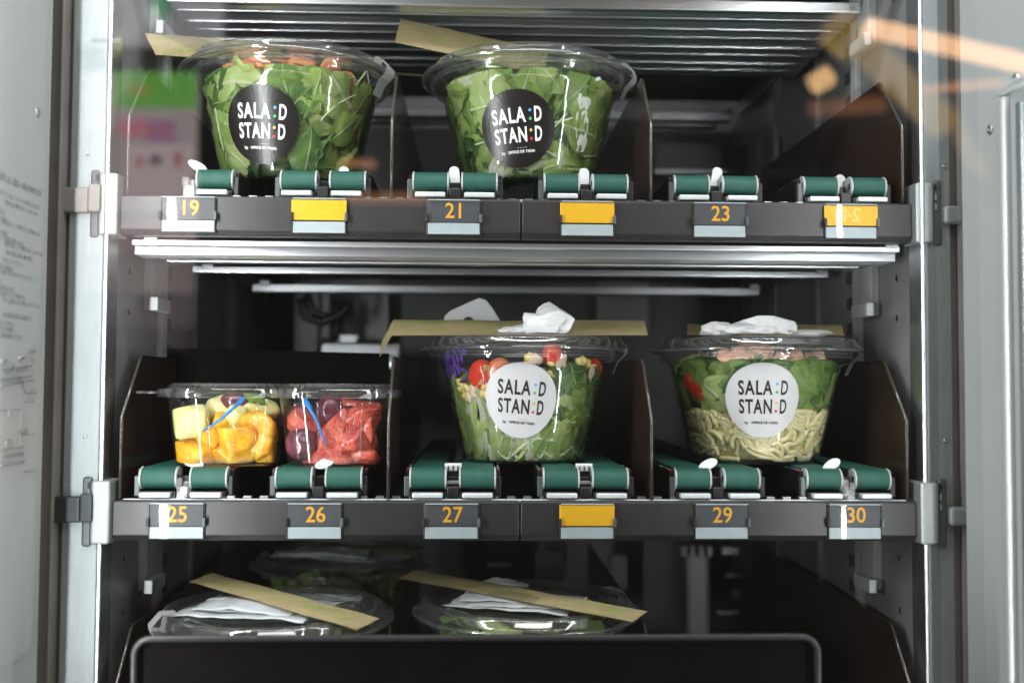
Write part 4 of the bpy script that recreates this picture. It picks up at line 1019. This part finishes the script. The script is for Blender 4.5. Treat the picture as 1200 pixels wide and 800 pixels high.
def crumple(label, pos, size, seed, cuts=16, rough=.35):
    t = thing('napkin_bundle', label, 'napkin', pos, group='white packed napkins')
    lump(t, 'tissue', 'napkin_plain', (0, 0, size[2]*.5), size, seed, rough*1.5, 2.4, sub=3, cuts=cuts+6, clampbowl=False, flatten=-.5, smooth=False, rot=(0, 0, .2))
    lump(t, 'fold', 'napkin_plain', (-size[0]*.35, -size[1]*.45, size[2]*.25), (size[0]*.8, size[1]*.5, size[2]*.6), seed+3, rough*1.5, 2.4, sub=3, cuts=12, clampbowl=False, flatten=-.4, smooth=False, rot=(0, 0, -.1))
    return t
TOP = .1120
def P(px, py, Y): x, z = at(px, py, Y); return (x, Y, z)
# upper shelf
packet('brown paper sleeve on the lid of the upper left bowl, pointing left', P(176, 52, .06), P(330, 62, .15), .026, tilt=1.0)
packet('brown paper sleeve rising to the left behind the upper right bowl', P(466, 36, .13), P(640, 74, .14), .030, tilt=1.15)
packet('brown paper sleeve low behind the dividers between the upper bowls', P(448, 86, .20), P(745, 108, .21), .016, tilt=.3)
napkin('small white napkin packet lying on the upper right bowl lid', (b21[0]+.004, b21[1]+.02, b21[2]+.1078), .075, .040, .006, .2, 3)
napkin('small white napkin packet lying on the upper left bowl lid', (b19[0]+.0, b19[1]+.02, b19[2]+.1078), .070, .040, .006, -.2, 8)
# middle shelf
packet('long brown paper sleeve lying across the bowl above number 27', P(430, 384, .085), P(757, 384, .085), .026, tilt=.60, fold=1.0)
crumple('crumpled white napkin bundle standing on the bowl lid above number 27', P(649, 391, .050), (.0260, .018, .0230), 12)
crumple('flat white napkin end left of the crumpled one above number 27', P(615, 391, .055), (.022, .013, .0080), 17, 9)
m = MB()
tg = thing('plastic_tab', 'pale plastic tab with a hole standing behind the sleeve above number 27', 'plastic tab', P(553, 372, .14))
sc_ = 1.0/1237*1.0
outl = [(-36, -6), (-34, 2), (-28, 8), (0, 21), (9, 25), (18, 22), (26, 12), (37, -6)]
outl = [(a*sc_*.93, b*sc_*.93) for a, b in outl]; hole = [((-4+7*math.cos(PI*k/6))*sc_, (-6+7*math.sin(PI*k/6))*sc_) for k in range(6, -1, -1)]
MB().prism([outl[0]]+hole[0:0]+hole+[outl[-1]]+outl[-2:0:-1], -.0006, .0006, 'y').build('tab_plate', 'white_plastic', tg, bevel=.0003)
packet('brown paper sleeve under the napkins on the noodle salad lid', P(805, 386, .13), P(988, 387, .10), .024, tilt=.5)
crumple('folded white napkin packet peaking on the noodle salad lid', P(898, 392, .065), (.040, .020, .0135), 24, 11, .3)
crumple('small white napkin corner at left on the noodle salad lid', P(840, 393, .065), (.020, .012, .0085), 29, 8)
crumple('low white napkin part at right on the noodle salad lid', P(950, 394, .075), (.026, .013, .0060), 31, 8)
# lower shelf
packet('brown paper sleeve crossing the napkin on the lower left bowl', P(236, 676, .065), P(432, 731, -.045), .026, tilt=.15)
napkin('white folded napkin packet on the lower left bowl', (l1[0]-.004, l1[1]-.002, l1[2]+.1075), .116, .078, .013, R(-14), 41, cr=.004, film_over=True)
napkin('flat white wrapper behind the sleeve on the lower left bowl', (l1[0]+.03, l1[1]+.045, l1[2]+.1075), .075, .024, .004, R(-5), 44, mat='napkin_film', cr=.002)
packet('brown paper sleeve crossing the napkin on the lower centre bowl', P(478, 672, .115), P(750, 722, -.03), .026, tilt=.15)
napkin('white folded napkin packet on the lower centre bowl', (l2[0]-.006, l2[1]-.012, l2[2]+.1075), .108, .066, .012, R(-20), 47, cr=.004, film_over=True)
napkin('small white napkin tip behind the sleeve on the lower centre bowl', (l2[0]-.022, l2[1]+.055, l2[2]+.1090), .045, .024, .010, R(-10), 53, cr=.003)
packet('brown paper sleeve on the rear lower left bowl', (l3[0]-.03, l3[1]+.03, l3[2]+.116), (l3[0]+.085, l3[1]-.035, l3[2]+.116), .020, tilt=.1)
napkin('grey white napkin packet on the rear lower left bowl', (l3[0]-.015, l3[1]-.005, l3[2]+.1075), .110, .060, .012, R(-12), 59, cr=.005)

# ================================================================= FOREGROUND BUCKET
bk = thing('delivery_bucket', 'black delivery bucket with a rounded grey rim at the bottom front', 'bucket', (0, -.12, -.45))
YB = -.12
x0, zt = at(158, 748, YB); x1, _ = at(958, 744, YB)
rr = .011; zb = -.48
path = [(x0, zb), (x0, zt-rr)]+[(x0+rr-rr*math.cos(a), zt-rr+rr*math.sin(a)) for a in [PI/2*k/6 for k in range(1, 7)]]+[(x1-rr+rr*math.sin(a), zt-rr+rr*math.cos(a)) for a in [PI/2*k/6 for k in range(0, 7)]]+[(x1, zb)]
MB().tube([(x, 0, z+.45) for x, z in path], .0026, 10).build('rim', 'rim_grey', bk, smooth=True)
MB().prism([(x, z+.45) for x, z in path], .003, .006, 'y').build('front_wall', 'bucket_black', bk)
m = MB().box(x0+.002, x1-.002, .006, .012, .45+zb, .45+zt-.006); m.build('inner_wall', 'bucket_black', bk)

# ================================================================= SHOP BEHIND THE CAMERA (seen only mirrored in the glass)
def mirror_at(px, py, Yobj):
    """point at depth Yobj in the shop whose mirror image in the pane (y=-.30) falls on the pixel"""
    x, z = at(px, py, -.60-Yobj); return x, z
def sign(name, label, cat, px0, py0, px1, py1, Yo, col, st, parts=()):
    t = thing(name, label, cat, (0, Yo, 0))
    x0, z1 = mirror_at(px0, py0, Yo); x1, z0 = mirror_at(px1, py1, Yo)
    MB().box(x0-.02, x1+.02, -.04, -.001, z0-.02, z1+.02).build('housing', 'cap_plastic', t)
    nm = '%s_face' % name
    MB().box(x0, x1, 0, .004, z0, z1).build('lit_face', emis(nm, col, st), t)
    for k, (a, b, c, d, cc, ss) in enumerate(parts):
        xa, zb_ = mirror_at(a, b, Yo); xb, za = mirror_at(c, d, Yo)
        MB().box(xa, xb, .005, .008, za, zb_).build('lit_stripe', emis(nm+str(k), cc, ss), t)
    return t
sign('shop_poster', 'backlit pink and green shop poster mirrored faintly in the glass', 'poster', 98, 85, 230, 250, -6.0, (1.0, .86, .84), 2.5,
     [(136, 84, 231, 128, (.30, .85, .14), 3.0), (150, 100, 175, 112, (.9, .9, .2), 2.4), (140, 140, 172, 162, (1, .35, .55), 3.4), (172, 142, 206, 166, (.8, .35, .7), 2.8), (140, 152, 206, 158, (1, .5, .2), 3.2),
      (150, 170, 226, 232, (1, .82, .82), 3.4), (98, 150, 134, 245, (1, .8, .78), 1.9), (160, 184, 168, 196, (1, .3, .35), 2.6), (176, 182, 190, 194, (.5, .3, .5), 1.6), (204, 178, 214, 196, (1, .35, .4), 2.6),
      (98, 251, 230, 300, (1, .76, .74), 2.0), (98, 301, 228, 345, (1, .80, .76), 1.3), (98, 346, 226, 385, (1, .82, .78), .6), (98, 386, 222, 410, (1, .82, .78), .3)])  # ever weaker glowing faces fade the mirrored pink haze out downwards
sign('shop_sign', 'bright white shop sign panel mirrored in the upper left of the glass', 'sign', 96, -40, 262, 56, -8.0, (.97, .95, 1.0), 2.1, [(178, -40, 200, 22, (.1, .7, .3), 2.4)])  # sign panel extended and brightened as a white patch for the left glare
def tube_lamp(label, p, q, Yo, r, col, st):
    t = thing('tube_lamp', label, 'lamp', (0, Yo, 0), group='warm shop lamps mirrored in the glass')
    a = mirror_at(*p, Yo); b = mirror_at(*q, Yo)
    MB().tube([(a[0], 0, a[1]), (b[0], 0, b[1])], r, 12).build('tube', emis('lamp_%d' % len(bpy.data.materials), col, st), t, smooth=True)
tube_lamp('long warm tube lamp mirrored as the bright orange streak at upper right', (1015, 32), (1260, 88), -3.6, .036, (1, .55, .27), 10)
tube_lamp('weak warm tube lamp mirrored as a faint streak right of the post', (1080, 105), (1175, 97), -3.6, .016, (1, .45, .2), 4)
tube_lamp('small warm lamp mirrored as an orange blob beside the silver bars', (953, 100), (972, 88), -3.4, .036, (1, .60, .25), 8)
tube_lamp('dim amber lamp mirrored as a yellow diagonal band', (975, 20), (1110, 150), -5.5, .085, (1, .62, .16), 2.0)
tube_lamp('added amber glow tube mirrored as a soft golden patch right of the top rails', (970, 36), (1000, 60), -6.5, .09, (1, .66, .22), 2.6)  # extra tube added to soften the golden reflection
tube_lamp('added pale amber glow tube mirrored low beside the right post', (1105, 120), (1150, 205), -6.5, .05, (1, .66, .3), 1.2)  # another added tube, spreads the golden glow towards the post
tube_lamp('added dim reddish glow tube mirrored above the right divider', (950, 128), (1035, 122), -5.0, .040, (1, .40, .18), 1.3)  # added tube, a softer reddish edge to the mirrored band
tube_lamp('dim brown glow tube standing in for something wooden mirrored below the upper left bowl', (398, 190), (440, 193), -3.6, .016, (1, .45, .22), 2.5)  # glowing tube in place of the mirror image of something wooden
tube_lamp('dim brown glow tube standing in for something wooden mirrored on the front strip above number 21', (405, 232), (500, 232), -3.6, .020, (1, .45, .22), 1.8)  # same wooden reflection, again made from an added glowing tube
